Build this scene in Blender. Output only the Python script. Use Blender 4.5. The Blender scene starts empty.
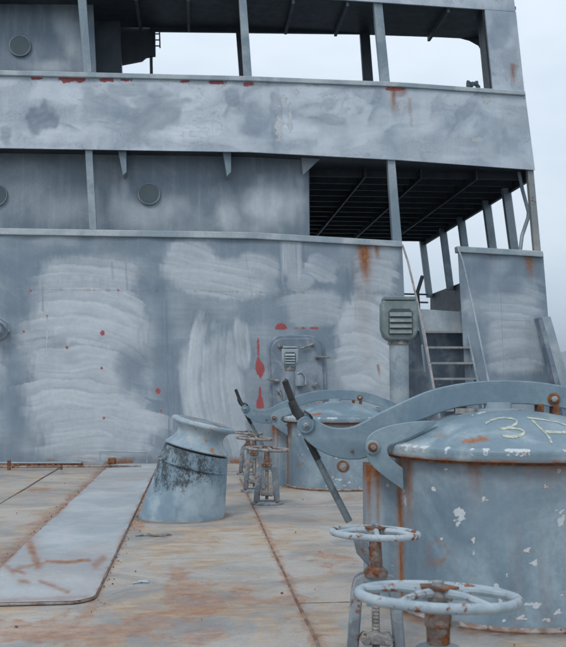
import bpy, math, random
import numpy as np
from mathutils import Vector, Matrix
R = math.radians
SC = bpy.context.scene
COL = SC.collection

# ------------------------------------------------------------------ camera
F, CX, CY = 900.0, 283.0, 323.5          # focal length and centre, in photograph pixels
EYE = Vector((0, 0, 1.25)); YAW, PITCH = R(5.5), R(3.85)
cam = bpy.data.cameras.new('camera'); cam.sensor_fit = 'HORIZONTAL'; cam.sensor_width = 36
cam.lens = F / 566 * 36; cam.clip_end = 20000; cam.clip_start = 0.05
cam_o = bpy.data.objects.new('camera', cam); COL.objects.link(cam_o)
cam_o.location = EYE; cam_o.rotation_euler = (R(90) + PITCH, 0, -YAW)
cam.dof.use_dof = True; cam.dof.focus_distance = 7.5; cam.dof.aperture_fstop = 9.0
SC.camera = cam_o
SC.render.resolution_x, SC.render.resolution_y = 896, 1024
# ------------------------------------------------------------------ world
SUN_EL, SUN_AZ = R(48), R(215)           # azimuth clockwise from +Y: behind the camera, to the left
w = bpy.data.worlds.new('World'); SC.world = w; w.use_nodes = True
nt = w.node_tree; nt.nodes.clear()
out = nt.nodes.new('ShaderNodeOutputWorld'); bg = nt.nodes.new('ShaderNodeBackground')
bg.inputs['Strength'].default_value = 0.1
sky = nt.nodes.new('ShaderNodeTexSky'); sky.sky_type = 'NISHITA'; sky.sun_disc = False
sky.sun_elevation = SUN_EL; sky.sun_rotation = SUN_AZ
tc = nt.nodes.new('ShaderNodeTexCoord'); mp = nt.nodes.new('ShaderNodeMapping')
mp.inputs['Scale'].default_value = (1, 1, 2.6); mp.inputs['Location'].default_value = (0.35, 0.1, 0.2)
no = nt.nodes.new('ShaderNodeTexNoise'); no.inputs['Scale'].default_value = 2.6; no.inputs['Detail'].default_value = 7
no.inputs['Roughness'].default_value = 0.55
cr = nt.nodes.new('ShaderNodeValToRGB')
cr.color_ramp.elements[0].position = 0.36; cr.color_ramp.elements[0].color = (6.3, 7.3, 8.5, 1)
cr.color_ramp.elements[1].position = 0.62; cr.color_ramp.elements[1].color = (8.0, 8.8, 9.6, 1)
mx = nt.nodes.new('ShaderNodeMix'); mx.data_type = 'RGBA'; mx.inputs['Factor'].default_value = 0.88
L = nt.links.new
L(tc.outputs['Generated'], mp.inputs['Vector']); L(mp.outputs[0], no.inputs['Vector'])
L(no.outputs['Fac'], cr.inputs[0]); L(sky.outputs[0], mx.inputs['A']); L(cr.outputs[0], mx.inputs['B'])
L(mx.outputs['Result'], bg.inputs['Color']); L(bg.outputs[0], out.inputs[0])
# ------------------------------------------------------------------ sun
sl = bpy.data.lights.new('sun', 'SUN'); sl.energy = 1.1; sl.angle = R(18); sl.color = (1, .95, .88)
so = bpy.data.objects.new('sun', sl); COL.objects.link(so)
d = Vector((math.sin(SUN_AZ) * math.cos(SUN_EL), math.cos(SUN_AZ) * math.cos(SUN_EL), math.sin(SUN_EL)))
so.rotation_euler = d.to_track_quat('Z', 'Y').to_euler(); so.location = (0, -5, 20)
SC.view_settings.view_transform = 'Standard'; SC.view_settings.look = 'None'
SC.view_settings.exposure = 0.32; SC.view_settings.gamma = 1.0

# ------------------------------------------------------------------ measuring helpers
FWD = Vector((math.sin(YAW) * math.cos(PITCH), math.cos(YAW) * math.cos(PITCH), math.sin(PITCH)))
RGT = Vector((math.cos(YAW), -math.sin(YAW), 0)); UP = RGT.cross(FWD)
FH = Vector((math.sin(YAW), math.cos(YAW), 0))
def ray(px, py): return FWD + RGT * ((px - CX) / F) - UP * ((py - CY) / F)
def ground(px, py, z=0.0):
    r = ray(px, py); return EYE + r * ((z - EYE.z) / r.z)
def at(px, depth, z=0.0):                # a point at a horizontal depth in front of the eye
    p = FH * depth + RGT * ((px - CX) / F * depth * 1.0); return Vector((p.x, p.y, z))
def zat(py, depth): return EYE.z - depth * math.tan(math.atan((py - CY) / F) - PITCH)
def Yw(x): return 14.4 + 0.023 * max(0.0, x) ** 2
def W(px, py, off=0.0):                  # a point on the bowed front of the superstructure
    r = ray(px, py); t = 14.5
    for _ in range(12):
        x = r.x * t; t = (Yw(x) + off) / r.y
    return EYE + r * t
def proj(P):                             # numpy world points -> photograph pixels
    P = np.asarray(P, float) - np.array(EYE)
    z = P @ np.array(FWD); return CX + F * (P @ np.array(RGT)) / z, CY - F * (P @ np.array(UP)) / z
rng = np.random.RandomState(7); TAB = rng.rand(256, 256)
def vn(x, y):
    x = np.asarray(x, float); y = np.asarray(y, float)
    xi = np.floor(x).astype(int); yi = np.floor(y).astype(int); fx = x - xi; fy = y - yi
    fx = fx * fx * (3 - 2 * fx); fy = fy * fy * (3 - 2 * fy)
    g = lambda a, b: TAB[a % 256, b % 256]
    return (g(xi, yi) * (1 - fx) + g(xi + 1, yi) * fx) * (1 - fy) + (g(xi, yi + 1) * (1 - fx) + g(xi + 1, yi + 1) * fx) * fy
def fbm(x, y, o=4):
    s = 0; a = .5
    for k in range(o): s = s + a * vn(x * 2 ** k + 17 * k, y * 2 ** k + 31 * k); a *= .5
    return s / (1 - .5 ** o)
def sst(a, b, x):
    t = np.clip((x - a) / (b - a), 0, 1); return t * t * (3 - 2 * t)

# ------------------------------------------------------------------ materials
class NT:
    def __init__(s, name, rough=.55, metal=0.0):
        s.m = bpy.data.materials.new(name); s.m.use_nodes = True; s.t = s.m.node_tree
        s.b = s.t.nodes['Principled BSDF']; s.b.inputs['Roughness'].default_value = rough
        s.b.inputs['Metallic'].default_value = metal
        s.co = s.n('ShaderNodeTexCoord').outputs['Object']
    def n(s, k): return s.t.nodes.new(k)
    def l(s, a, b): s.t.links.new(a, b)
    def noise(s, scale, detail=5, rough=.55, stretch=(1, 1, 1), dist=0.0, loc=(0, 0, 0)):
        m = s.n('ShaderNodeMapping'); m.inputs['Scale'].default_value = stretch; m.inputs['Location'].default_value = loc
        s.l(s.co, m.inputs['Vector']); n = s.n('ShaderNodeTexNoise'); n.inputs['Scale'].default_value = scale
        n.inputs['Detail'].default_value = detail; n.inputs['Roughness'].default_value = rough; n.inputs['Distortion'].default_value = dist
        s.l(m.outputs[0], n.inputs['Vector']); return n.outputs['Fac']
    def ramp(s, f, a, b):
        r = s.n('ShaderNodeMapRange'); r.interpolation_type = 'SMOOTHSTEP'
        for k, v in (('From Min', a), ('From Max', b)): r.inputs[k].default_value = v
        s.l(f, r.inputs['Value']); return r.outputs[0]
    def math(s, op, a, b=None, clamp=False):
        m = s.n('ShaderNodeMath'); m.operation = op; m.use_clamp = clamp
        for i, v in enumerate((a, b)):
            if v is None: continue
            if isinstance(v, (int, float)): m.inputs[i].default_value = v
            else: s.l(v, m.inputs[i])
        return m.outputs[0]
    def mix(s, f, a, b, mode='MIX'):
        m = s.n('ShaderNodeMix'); m.data_type = 'RGBA'; m.blend_type = mode
        if isinstance(f, (int, float)): m.inputs['Factor'].default_value = f
        else: s.l(f, m.inputs['Factor'])
        for k, v in (('A', a), ('B', b)):
            if isinstance(v, tuple): m.inputs[k].default_value = (*v, 1)
            else: s.l(v, m.inputs[k])
        return m.outputs['Result']
    def attr(s, name):
        a = s.n('ShaderNodeAttribute'); a.attribute_name = name; return a.outputs['Fac']
    def bump(s, f, dist=.003, strength=.5):
        b = s.n('ShaderNodeBump'); b.inputs['Distance'].default_value = dist; b.inputs['Strength'].default_value = strength
        s.l(f, b.inputs['Height']); s.l(b.outputs[0], s.b.inputs['Normal'])
    def done(s, col): s.l(col, s.b.inputs['Base Color']); return s.m

DK, LT = (.135, .185, .25), (.30, .36, .42)
RUST1, RUST2 = (.22, .075, .025), (.10, .035, .02)
def paint(name, dark=DK, light=LT, rsc=7, basemix=1.0, lo=.42, hi=.62, sc=1.1, rust=.0, chip=.0, attrs=False, rough=.5, fine=8, streak=.35, bump=.25, chipcol=(.50, .55, .58)):
    s = NT(name, rough)
    c = s.mix(s.math('MULTIPLY', s.ramp(s.noise(sc, 6, .6, dist=.6), lo, hi), basemix), dark, light)
    c = s.mix(s.math('MULTIPLY', s.ramp(s.noise(3.5, 4, .6, (2.2, 2.2, .25)), .45, .75), streak), c, light)
    c = s.mix(s.math('MULTIPLY', s.ramp(s.noise(fine * 4, 5, .7), .3, .75), .28), c, tuple(v * .55 for v in dark))
    if attrs:
        wn = s.noise(14, 5, .65)
        c = s.mix(s.math('MULTIPLY', s.attr('wipe'), s.math('ADD', s.math('MULTIPLY', wn, .5), .62), True), c, tuple(min(1, v * 1.16) for v in light))
        c = s.mix(s.attr('dark'), c, (.15, .20, .265))
        # paint flakes show pale undercoat, dots and marks are red lead
        c = s.mix(s.math('MULTIPLY', s.ramp(s.math('ADD', s.attr('chip'), s.math('MULTIPLY', s.math('SUBTRACT', s.noise(30, 9, .85), .5), 2.3)), .40, .50), s.ramp(s.noise(9, 3), .42, .55)), c, (.16, .085, .05))
        c = s.mix(s.ramp(s.math('ADD', s.attr('chip'), s.math('MULTIPLY', s.math('SUBTRACT', s.noise(30, 9, .85), .5), 2.3)), .50, .56), c, s.mix(s.noise(60, 4), tuple(v * .8 for v in chipcol), tuple(min(1, v * 1.15) for v in chipcol)))
        c = s.mix(s.ramp(s.math('ADD', s.attr('red'), s.math('MULTIPLY', s.math('SUBTRACT', s.noise(30, 5, .75), .5), 1.3)), .36, .78), c, s.mix(s.noise(12, 5, .7), (.27, .045, .05), (.42, .11, .11)))
        rm = s.math('MULTIPLY', s.attr('rust'), s.math('ADD', s.noise(18, 5, .7, (1.5, 1.5, .5)), .55), True)
        rc = s.mix(s.ramp(s.noise(25, 4, .7), .4, .6), RUST1, (.30, .13, .05))
        c = s.mix(rm, c, rc)
    rn = s.noise(rsc, 7, .72)
    rc = s.mix(s.ramp(s.noise(40, 4, .7), .42, .6), RUST1, RUST2)
    if rust > 0:
        m = s.ramp(rn, .74 - .34 * rust, .78 - .32 * rust)
        c = s.mix(m, c, rc)
    if chip > 0:
        m = s.ramp(s.noise(11, 5, .65, loc=(3, 1, 7)), .76 - .2 * chip, .775 - .2 * chip)
        c = s.mix(m, c, chipcol)
    s.bump(s.math('ADD', s.noise(fine * 5, 4, .6), s.math('MULTIPLY', s.noise(2.2, 3), 3.0)), .004, bump)
    s.l(s.math('ADD', s.math('MULTIPLY', s.noise(9, 4), .3), rough - .12), s.b.inputs['Roughness'])
    return s.done(c)
M = {}
M['wall'] = paint('weathered_wall_paint', attrs=True, dark=(.185, .245, .305), light=(.50, .545, .575), lo=.40, hi=.75, streak=.14, basemix=.22)
M['band'] = paint('bulwark_paint', attrs=True, dark=(.36, .43, .505), light=(.60, .65, .70), lo=.35, hi=.62, sc=1.4, basemix=.45)
M['inner'] = paint('inner_bulkhead_paint', dark=(.17, .22, .27), light=(.50, .55, .58), attrs=True, lo=.45, hi=.75, sc=.9, streak=.25, basemix=.4)
M['panel'] = paint('panel_paint', dark=(.15, .20, .26), light=(.33, .38, .43), lo=.42, hi=.66, sc=3.0, chip=.35)
M['rail'] = paint('cap_rail_paint', dark=(.28, .35, .40), light=(.48, .53, .56), rust=.12, chip=.3)
M['post'] = paint('pillar_paint', dark=(.19, .255, .305), light=(.35, .41, .45), rust=.12)
M['postrust'] = paint('rusty_pillar_paint', dark=(.24, .27, .28), light=(.38, .37, .34), rust=.4)
M['rail_rust'] = paint('flaking_red_rail_paint', dark=(.25, .24, .25), light=(.42, .36, .35), rust=.5, rsc=14, sc=9)
M['under'] = paint('underside_painted_shade', dark=(.020, .028, .037), light=(.055, .07, .085), lo=.4, hi=.75)  # near-black stands in for the shade under overhangs and inside the side bulwark
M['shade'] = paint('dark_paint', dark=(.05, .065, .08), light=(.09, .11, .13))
M['hatch'] = paint('hatch_body_paint', dark=(.135, .205, .265), light=(.29, .38, .435), attrs=True, lo=.36, hi=.68, sc=1.9, streak=.3)
M['lid'] = paint('hatch_lid_paint', dark=(.155, .23, .28), light=(.38, .45, .48), attrs=True, lo=.42, hi=.72, sc=2.5, streak=.1, rough=.42)
M['arm'] = paint('hatch_arm_paint', dark=(.15, .225, .28), light=(.25, .33, .38), lo=.45, hi=.7, sc=2.5, rust=.1, streak=.1, rough=.5)
M['wheel'] = paint('hand_wheel_paint', dark=(.27, .345, .395), light=(.39, .455, .50), rust=.54, fine=14, sc=6, rough=.5, rsc=15, chip=.1)
M['yoke'] = paint('yoke_paint', dark=(.14, .165, .19), light=(.27, .31, .34), rust=.5, chip=.3, sc=6, fine=14, rough=.65, rsc=12)
M['rust'] = paint('heavy_rust', dark=(.11, .05, .03), light=(.26, .11, .045), lo=.4, hi=.62, sc=18, rough=.85, fine=20, bump=.8)
M['farrust'] = paint('rusted_fitting', dark=(.14, .13, .125), light=(.33, .32, .31), lo=.4, hi=.6, sc=14, rust=.5, rsc=14, rough=.8, fine=20, bump=.7)
M['vent'] = paint('green_grey_vent_paint', dark=(.15, .20, .205), light=(.24, .29, .29), sc=5, lo=.4, hi=.65, rust=.05)
M['pole'] = paint('vent_pole_paint', dark=(.19, .25, .30), light=(.34, .40, .43), sc=2, lo=.4, hi=.6, rust=.22)
M['black'] = paint('black_grip', dark=(.012, .014, .016), light=(.035, .038, .04), sc=12, rough=.5)
M['steel'] = paint('grey_steel', dark=(.06, .085, .10), light=(.15, .19, .21), sc=6, rough=.45)
M['plate'] = paint('deck_plate_paint', dark=(.27, .32, .355), light=(.44, .465, .48), attrs=True, sc=1.6, lo=.35, hi=.7, rough=.55, streak=.1)
M['seam'] = paint('weld_seam_rust', dark=(.15, .085, .055), light=(.26, .22, .19), sc=9, rough=.85, rust=.55)
M['crust'] = paint('crusted_iron', dark=(.15, .115, .10), light=(.25, .22, .20), sc=22, rough=.85, rust=.75, rsc=16, fine=20, bump=.9)
M['wseam'] = paint('wall_weld_paint', dark=(.17, .22, .29), light=(.36, .41, .45), sc=2, rust=.3)
M['edge'] = paint('rusty_edge', dark=(.20, .13, .10), light=(.34, .31, .29), sc=9, rough=.85, rust=.5)
M['chalk'] = paint('pale_yellow_chalk', dark=(.26, .32, .33), light=(.55, .55, .42), sc=34, lo=.38, hi=.6, rough=.9)
M['door'] = paint('door_paint', dark=(.155, .205, .26), light=(.29, .34, .39), sc=2.5, rust=.1)
M['bolt'] = paint('bolt_steel', dark=(.16, .16, .16), light=(.32, .33, .33), rust=.45, sc=20, rough=.6)
g = NT('porthole_glass', .12); g.b.inputs['Specular IOR Level'].default_value = .6
M['glass'] = g.done(g.mix(g.noise(6), (.035, .06, .07), (.07, .10, .11)))
# bollard: pale paint scraped and streaked black where the ropes ran
s = NT('bollard_paint', .55)
c = s.mix(s.ramp(s.noise(3, 6, .6), .4, .65), (.17, .25, .31), (.33, .41, .46))
sep = s.n('ShaderNodeSeparateXYZ'); s.l(s.co, sep.inputs[0])
hz = s.math('MULTIPLY', s.ramp(sep.outputs['Z'], .14, .40), s.math('SUBTRACT', 1.0, s.math('MULTIPLY', s.ramp(sep.outputs['X'], .10, .36), .45)))
m = s.math('MULTIPLY', s.ramp(s.math('ADD', s.math('ADD', s.math('MULTIPLY', s.noise(6, 6, .7, (1.6, 1.6, .9)), .5), s.math('MULTIPLY', s.noise(45, 7, .8, (1.3, 1.3, .7)), .5)), s.math('MULTIPLY', hz, .155)), .58, .70), .92)
c = s.mix(m, c, (.022, .028, .033))
s.bump(s.noise(40, 5), .004, .5); M['bollard'] = s.done(c)
s = NT('spool_paint', .5)
c = s.mix(s.ramp(s.noise(4, 6, .6), .4, .65), (.22, .30, .355), (.38, .45, .495))
c = s.mix(s.ramp(s.noise(9, 7, .75, loc=(5, 2, 1)), .585, .62), c, (.35, .16, .05))
c = s.mix(s.ramp(s.noise(12, 8, .82, loc=(1, 2, 9)), .60, .66), c, (.03, .035, .04))
s.bump(s.noise(40, 5), .004, .4); M['spool'] = s.done(c)
# deck: blue-grey paint worn through to tan primer and rust
s = NT('deck_paint', .6)
c = s.mix(s.ramp(s.noise(.9, 10, .7, (.8, 1.2, 1), .8), .38, .62), (.245, .25, .25), (.47, .43, .385))
tan = s.math('MULTIPLY', s.ramp(s.noise(1.6, 10, .72, (1, .8, 1), 1.2, (4, 2, 0)), .44, .66), s.math('ADD', s.attr('tan'), .12), True)
c = s.mix(tan, c, s.mix(s.ramp(s.noise(5, 6, .7, (.5, 2, 1)), .4, .62), (.36, .25, .165), (.50, .395, .285)))
rs = s.ramp(s.math('ADD', s.math('MULTIPLY', s.attr('rust'), .42), s.noise(2.8, 10, .76, (1, .9, 1), .9, (9, 1, 0))), .60, .74)
c = s.mix(s.math('MULTIPLY', rs, s.math('ADD', s.math('MULTIPLY', s.ramp(s.noise(7, 9, .8, (.8, 1.3, 1), .5), .36, .64), .62), .22)), c, s.mix(s.ramp(s.noise(12, 7, .75), .35, .65), (.24, .09, .038), (.43, .21, .10)))
c = s.mix(s.math('MULTIPLY', s.ramp(s.noise(3.0, 10, .75, (.9, .9, 1), .8, (2, 7, 0)), .54, .68), .4), c, (.44, .45, .44))
c = s.mix(s.math('MULTIPLY', s.ramp(s.noise(3.6, 10, .78, (.8, 1.1, 1), .8, (6, 3, 0)), .60, .69), .55), c, (.10, .085, .075))
c = s.mix(s.ramp(s.noise(28, 6, .8), .66, .71), c, (.08, .055, .04))
c = s.mix(s.math('MULTIPLY', s.ramp(s.noise(70, 6, .8), .35, .7), .35), c, (.15, .15, .15))
s.bump(s.math('ADD', s.noise(30, 6, .7), s.math('MULTIPLY', s.noise(1.6, 4), 5.0)), .006, .5)
s.l(s.math('ADD', s.math('MULTIPLY', s.noise(4, 5), .45), .36), s.b.inputs['Roughness'])
c = s.mix(s.math('MULTIPLY', s.attr('dark'), s.math('ADD', s.noise(14, 6, .75), .3), True), c, (.075, .06, .05))  # dark attribute: painted contact shade at the feet, plus dirt
M['deck'] = s.done(c)
s = NT('sea_water', .08); s.bump(s.noise(.6, 6, .6), .3, .6); M['sea'] = s.done(s.mix(s.noise(.01), (.02, .045, .055), (.03, .06, .07)))
s = NT('wooded_hill', .9); M['hill'] = s.done(s.mix(s.noise(.01, 6), (.04, .06, .045), (.08, .10, .07)))

# ------------------------------------------------------------------ mesh helpers
class MB:
    def __init__(s): s.v = []; s.f = []
    def add(s, vs, fs):
        b = len(s.v); s.v += [Vector(p) for p in vs]; s.f += [tuple(b + i for i in f) for f in fs]; return s
    def box(s, c, size, rot=None):
        c = Vector(c); h = Vector(size) / 2; m = rot or Matrix.Identity(3)
        vs = [c + m @ Vector((x * h.x, y * h.y, z * h.z)) for x in (-1, 1) for y in (-1, 1) for z in (-1, 1)]
        return s.add(vs, [(0, 1, 3, 2), (4, 6, 7, 5), (0, 4, 5, 1), (2, 3, 7, 6), (0, 2, 6, 4), (1, 5, 7, 3)])
    def prism(s, poly, ext):             # poly: 3D outline, ext: extrusion vector
        n = len(poly); e = Vector(ext); P = [Vector(p) for p in poly]
        s.add(P + [p + e for p in P], [tuple(range(n)), tuple(range(2 * n - 1, n - 1, -1))] + [(i, n + i, n + (i + 1) % n, (i + 1) % n) for i in range(n)])
        return s
    def tube(s, path, r, seg=10, closed=False, cap=True):
        P = [Vector(p) for p in path]; n = len(P); rr = r if isinstance(r, (list, tuple)) else [r] * n
        vs = []; up = None
        for i in range(n):
            a = P[i - 1] if (i or closed) else P[i]; b = P[(i + 1) % n] if (i < n - 1 or closed) else P[i]
            t = (b - a).normalized()
            if up is None: up = Vector((0, 0, 1)) if abs(t.z) < .9 else Vector((1, 0, 0))
            x = t.cross(up).normalized(); up = x.cross(t).normalized()
            for k in range(seg):
                q = 2 * math.pi * k / seg; vs.append(P[i] + (x * math.cos(q) + up * math.sin(q)) * rr[i])
        fs = []
        for i in range(n if closed else n - 1):
            j = (i + 1) % n
            for k in range(seg): fs.append((i * seg + k, i * seg + (k + 1) % seg, j * seg + (k + 1) % seg, j * seg + k))
        if cap and not closed: fs += [tuple(range(seg - 1, -1, -1)), tuple(range((n - 1) * seg, n * seg))]
        return s.add(vs, fs)
    def lathe(s, prof, o=(0, 0, 0), axis=(0, 0, 1), seg=32, ph=0):
        o = Vector(o); q = Vector((0, 0, 1)).rotation_difference(Vector(axis).normalized())
        vs = []; fs = []; n = len(prof)
        for r, z in prof:
            for k in range(seg):
                a = 2 * math.pi * k / seg + ph; vs.append(o + q @ Vector((r * math.cos(a), r * math.sin(a), z)))
        for i in range(n - 1):
            for k in range(seg): fs.append((i * seg + k, i * seg + (k + 1) % seg, (i + 1) * seg + (k + 1) % seg, (i + 1) * seg + k))
        fs += [tuple(range(seg - 1, -1, -1)), tuple(range((n - 1) * seg, n * seg))]
        return s.add(vs, fs)
    def build(s, name, mat, parent=None, label=None, smooth=35, bevel=0, attrs=None, local=False):
        me = bpy.data.meshes.new(name)
        o0 = Vector((0, 0, 0))
        if parent is not None and not local: o0 = ROOT.get(parent.name, Vector((0, 0, 0)))
        V = np.array([tuple(p - o0) for p in s.v]); me.from_pydata([tuple(p) for p in V], [], s.f)
        import bmesh
        b = bmesh.new(); b.from_mesh(me); bmesh.ops.recalc_face_normals(b, faces=b.faces); b.to_mesh(me); b.free()
        me.materials.append(M[mat] if isinstance(mat, str) else mat)
        if attrs is not None:
            WV = V + np.array(o0)
            A = attrs(WV)
            for k in ('wipe', 'dark', 'red', 'rust', 'chip', 'tan'):
                a = me.attributes.new(k, 'FLOAT', 'POINT'); a.data.foreach_set('value', np.ascontiguousarray(np.clip(A.get(k, np.zeros(len(V))), 0, 1), np.float32))
        if smooth:
            me.polygons.foreach_set('use_smooth', [True] * len(me.polygons)); me.set_sharp_from_angle(angle=R(smooth))
        o = bpy.data.objects.new(name, me); COL.objects.link(o)
        if parent is not None:
            o.parent = parent; ROOT[o.name] = o0
        if bevel:
            m = o.modifiers.new('bevel', 'BEVEL'); m.width = bevel; m.segments = 2; m.limit_method = 'ANGLE'; m.angle_limit = R(40)
        if label: o['label'] = label
        return o
ROOT = {}
def thing(name, label, cat, loc=(0, 0, 0), rz=0, group=None):
    o = bpy.data.objects.new(name, None); COL.objects.link(o); o.empty_display_size = .2
    o.location = loc; o.rotation_euler = (0, 0, rz); o['label'] = label; o['category'] = cat
    if group: o['group'] = group
    ROOT[o.name] = Vector(loc); return o
def tag(o, label, cat, group=None):
    o['label'] = label; o['category'] = cat
    if group: o['group'] = group
    return o
def copy_tree(o, parent=None):
    c = o.copy(); COL.objects.link(c); c.parent = parent
    for ch in list(o.children): copy_tree(ch, c)
    return c
def lerp_poly(pts, n):
    xs = [p[0] for p in pts]; x = np.linspace(xs[0], xs[-1], n); return list(zip(x, np.interp(x, xs, [p[1] for p in pts])))
def sheet(top, bot, nu, nv, off=0.0, th=.03, dent=0.0):
    """a plate on the bowed front, between two lines; th = thickness to the rear"""
    T = lerp_poly(top, nu); B = lerp_poly(bot, nu); mb = MB(); vs = []
    for j in range(nv):
        t = j / (nv - 1)
        for i in range(nu):
            px = T[i][0] * (1 - t) + B[i][0] * t; py = T[i][1] * (1 - t) + B[i][1] * t
            o = off
            if dent: o = off + dent * (float(fbm(px * .035, py * .03, 2)) - .5)
            vs.append(W(px, py, o))
    n = nu * nv; back = [v + Vector((0, th, 0)) for v in vs]; fs = []
    I = lambda i, j: j * nu + i
    for j in range(nv - 1):
        for i in range(nu - 1):
            fs.append((I(i, j), I(i + 1, j), I(i + 1, j + 1), I(i, j + 1)))
    for i in range(nu - 1):
        fs.append((I(i, 0), I(i + 1, 0), n + I(i + 1, 0), n + I(i, 0))); fs.append((I(i, nv - 1), I(i + 1, nv - 1), n + I(i + 1, nv - 1), n + I(i, nv - 1)))
    for j in range(nv - 1):
        fs.append((I(0, j), I(0, j + 1), n + I(0, j + 1), n + I(0, j))); fs.append((I(nu - 1, j), I(nu - 1, j + 1), n + I(nu - 1, j + 1), n + I(nu - 1, j)))
        for i in range(nu - 1): fs.append((n + I(i, j), n + I(i + 1, j), n + I(i + 1, j + 1), n + I(i, j + 1)))
    return mb.add(vs + back, fs)
def flat(poly, off, th):                 # outline given on the front, extruded to the rear
    return MB().prism([W(x, y, off) for x, y in poly], (0, th, 0))

# ------------------------------------------------------------------ paint marks on the front
def ell(px, py, cx, cy, rx, ry, ang=0, soft=.25, nz=.25, sc=.06):
    a = R(ang); x = px - cx; y = py - cy; u = (x * math.cos(a) + y * math.sin(a)) / rx; v = (-x * math.sin(a) + y * math.cos(a)) / ry
    rr = (np.abs(u) ** 2.6 + np.abs(v) ** 2.6) ** (1 / 2.6) + nz * (fbm(px * sc + cx, py * sc + cy) - .5) * 2
    return 1 - sst(1 - soft, 1 + soft * .3, rr), u, v
def wall_attrs(WV):
    px, py = proj(WV); Z = np.zeros(len(px)); wipe = .30 * sst(.42, .7, fbm(px * .018 + 3, py * .03 + 1)) * (.6 + .8 * fbm(px * .03, py * .4)); dark = Z.copy(); red = Z.copy(); rust = Z.copy(); chip = Z.copy()
    #            cx   cy   rx  ry ang  str curv freq vertical
    patches = [(88, 282, 54, 28, 2, .72, -.5, 4, 0), (84, 358, 62, 92, 0, .8, -.30, 12, 0), (98, 425, 62, 42, -3, .72, -.4, 6, 0), (95, 318, 46, 34, 4, .85, -.6, 4, 0),
               (188, 262, 30, 24, 12, .7, -.5, 4, 0), (215, 278, 52, 22, 6, .8, -.5, 4, 0), (255, 275, 26, 24, 0, .65, -.6, 4, 0), (90, 308, 30, 10, 0, .5, -.4, 4, 0),
               (204, 385, 24, 62, -4, .85, -.7, 4, 1), (228, 395, 18, 66, -6, .7, -.6, 4, 1), (242, 345, 9, 30, -5, .7, -.4, 2, 1),
               (292, 252, 12, 32, 0, .8, -.3, 3, 1), (322, 268, 18, 14, 20, .7, -.4, 3, 0), (312, 308, 32, 20, 0, .55, -.6, 4, 0), (300, 280, 14, 12, 0, .5, -.4, 3, 0),
               (376, 268, 24, 26, 0, .6, -.5, 6, 0), (364, 345, 30, 56, 5, .95, -.35, 6, 0), (378, 385, 26, 34, 0, .7, -.35, 5, 0), (340, 425, 40, 30, 0, .4, -.3, 4, 0),
               (-40, 340, 50, 80, 0, .6, -.4, 7, 0), (-110, 350, 40, 70, 0, .6, -.4, 7, 0),
               (510, 300, 34, 24, 0, .6, -.5, 5, 0), (515, 345, 34, 30, -6, .65, -.6, 5, 0), (482, 300, 18, 28, 10, .45, -.6, 4, 0)]
    for cx, cy, rx, ry, ang, st, cv, fr, vert in patches:
        a_ = R(ang); X = px - cx; Y = py - cy; u = (X * math.cos(a_) + Y * math.sin(a_)) / rx; v = (-X * math.sin(a_) + Y * math.cos(a_)) / ry
        a, b = (v, u) if vert else (u, v)
        k = b + (cv * (a * a) * .7 if vert else -cv * (1 - (a + .25) ** 2) * .45) + .16 * (fbm(px * .03 + cy, py * .03) - .5)
        q = k * fr * .62 + cx * .37 + 1.1 * vn(k * fr * .35 + cy, a * .35 + cx)
        idx = np.floor(q); saw = q - idx
        h1 = vn(idx * 7.3 + cx, idx * 0 + .5); h2 = vn(idx * 3.7, idx * 0 + cy + .5); h3 = vn(idx * 5.1 + 3, idx * 0 + .5)
        aa = a * (1 + .55 * (h1 - .5)) + .35 * (h2 - .5)
        rr = (np.abs(aa) ** 3 + np.abs(b) ** 3) ** (1 / 3) + .22 * (fbm(px * .09 + cx, py * .09 + cy) - .5)
        m = 1 - sst(.74, 1.10, rr + .10 * (vn(px * .5, py * .12) - .5))
        st2 = fbm(k * fr * 3.2 + cy, a * 1.3, 3)
        m = m * st * ((.66 + .50 * h3) - .27 * saw ** 1.8 * (.3 + 1.1 * h2) + .5 * (st2 - .5) + .5 * (fbm(px * .035 + cy, py * .05) - .5)) + .05 * m * np.exp(-((saw - .08) / .06) ** 2)
        wipe = np.maximum(wipe, m)
    for cx, cy, rx, ry, ang, st in [(133, 372, 18, 26, 0, .6), (160, 300, 10, 50, -8, .35), (165, 360, 12, 60, 0, .3), (15, 280, 30, 40, 0, .35), (12, 400, 14, 60, 0, .35), (330, 250, 20, 26, 0, .25),
                                   (280, 310, 14, 40, 0, .25), (482, 280, 12, 24, 0, .5), (505, 285, 20, 16, 0, .4), (480, 350, 14, 40, 0, .3)]:
        m, u, v = ell(px, py, cx, cy, rx, ry, ang, .7, .35); dark = np.maximum(dark, m * st)
        wipe = wipe * (1 - m * st)
    # dark runs of paint
    for cx, y0, y1, st in [(166, 300, 440, .8), (172, 350, 430, .7), (162, 300, 350, .6), (178, 385, 420, .6), (43, 286, 312, .6), (126, 262, 290, .5), (303, 240, 268, .7), (347, 268, 300, .8), (350, 280, 305, .6), (352, 262, 296, .5), (10, 350, 440, .4), (20, 360, 430, .4), (112, 262, 280, .4)]:
        w_ = np.exp(-((px - cx - 2.5 * (fbm(py * .03, py * 0 + cx) - .5) - .08 * (py - y0) * .3) / .9) ** 2) * ((py > y0) & (py < y1)); dark = np.maximum(dark, w_ * st)
    # welds: rust spots on the horizontal butt
    hy = 289 + .012 * px
    rust = np.maximum(rust, np.exp(-((py - hy) / 1.3) ** 2) * sst(.60, .72, fbm(px * .35, px * 0 + 3)) * .45 * ((px > 20) & (px < 405)))
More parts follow.
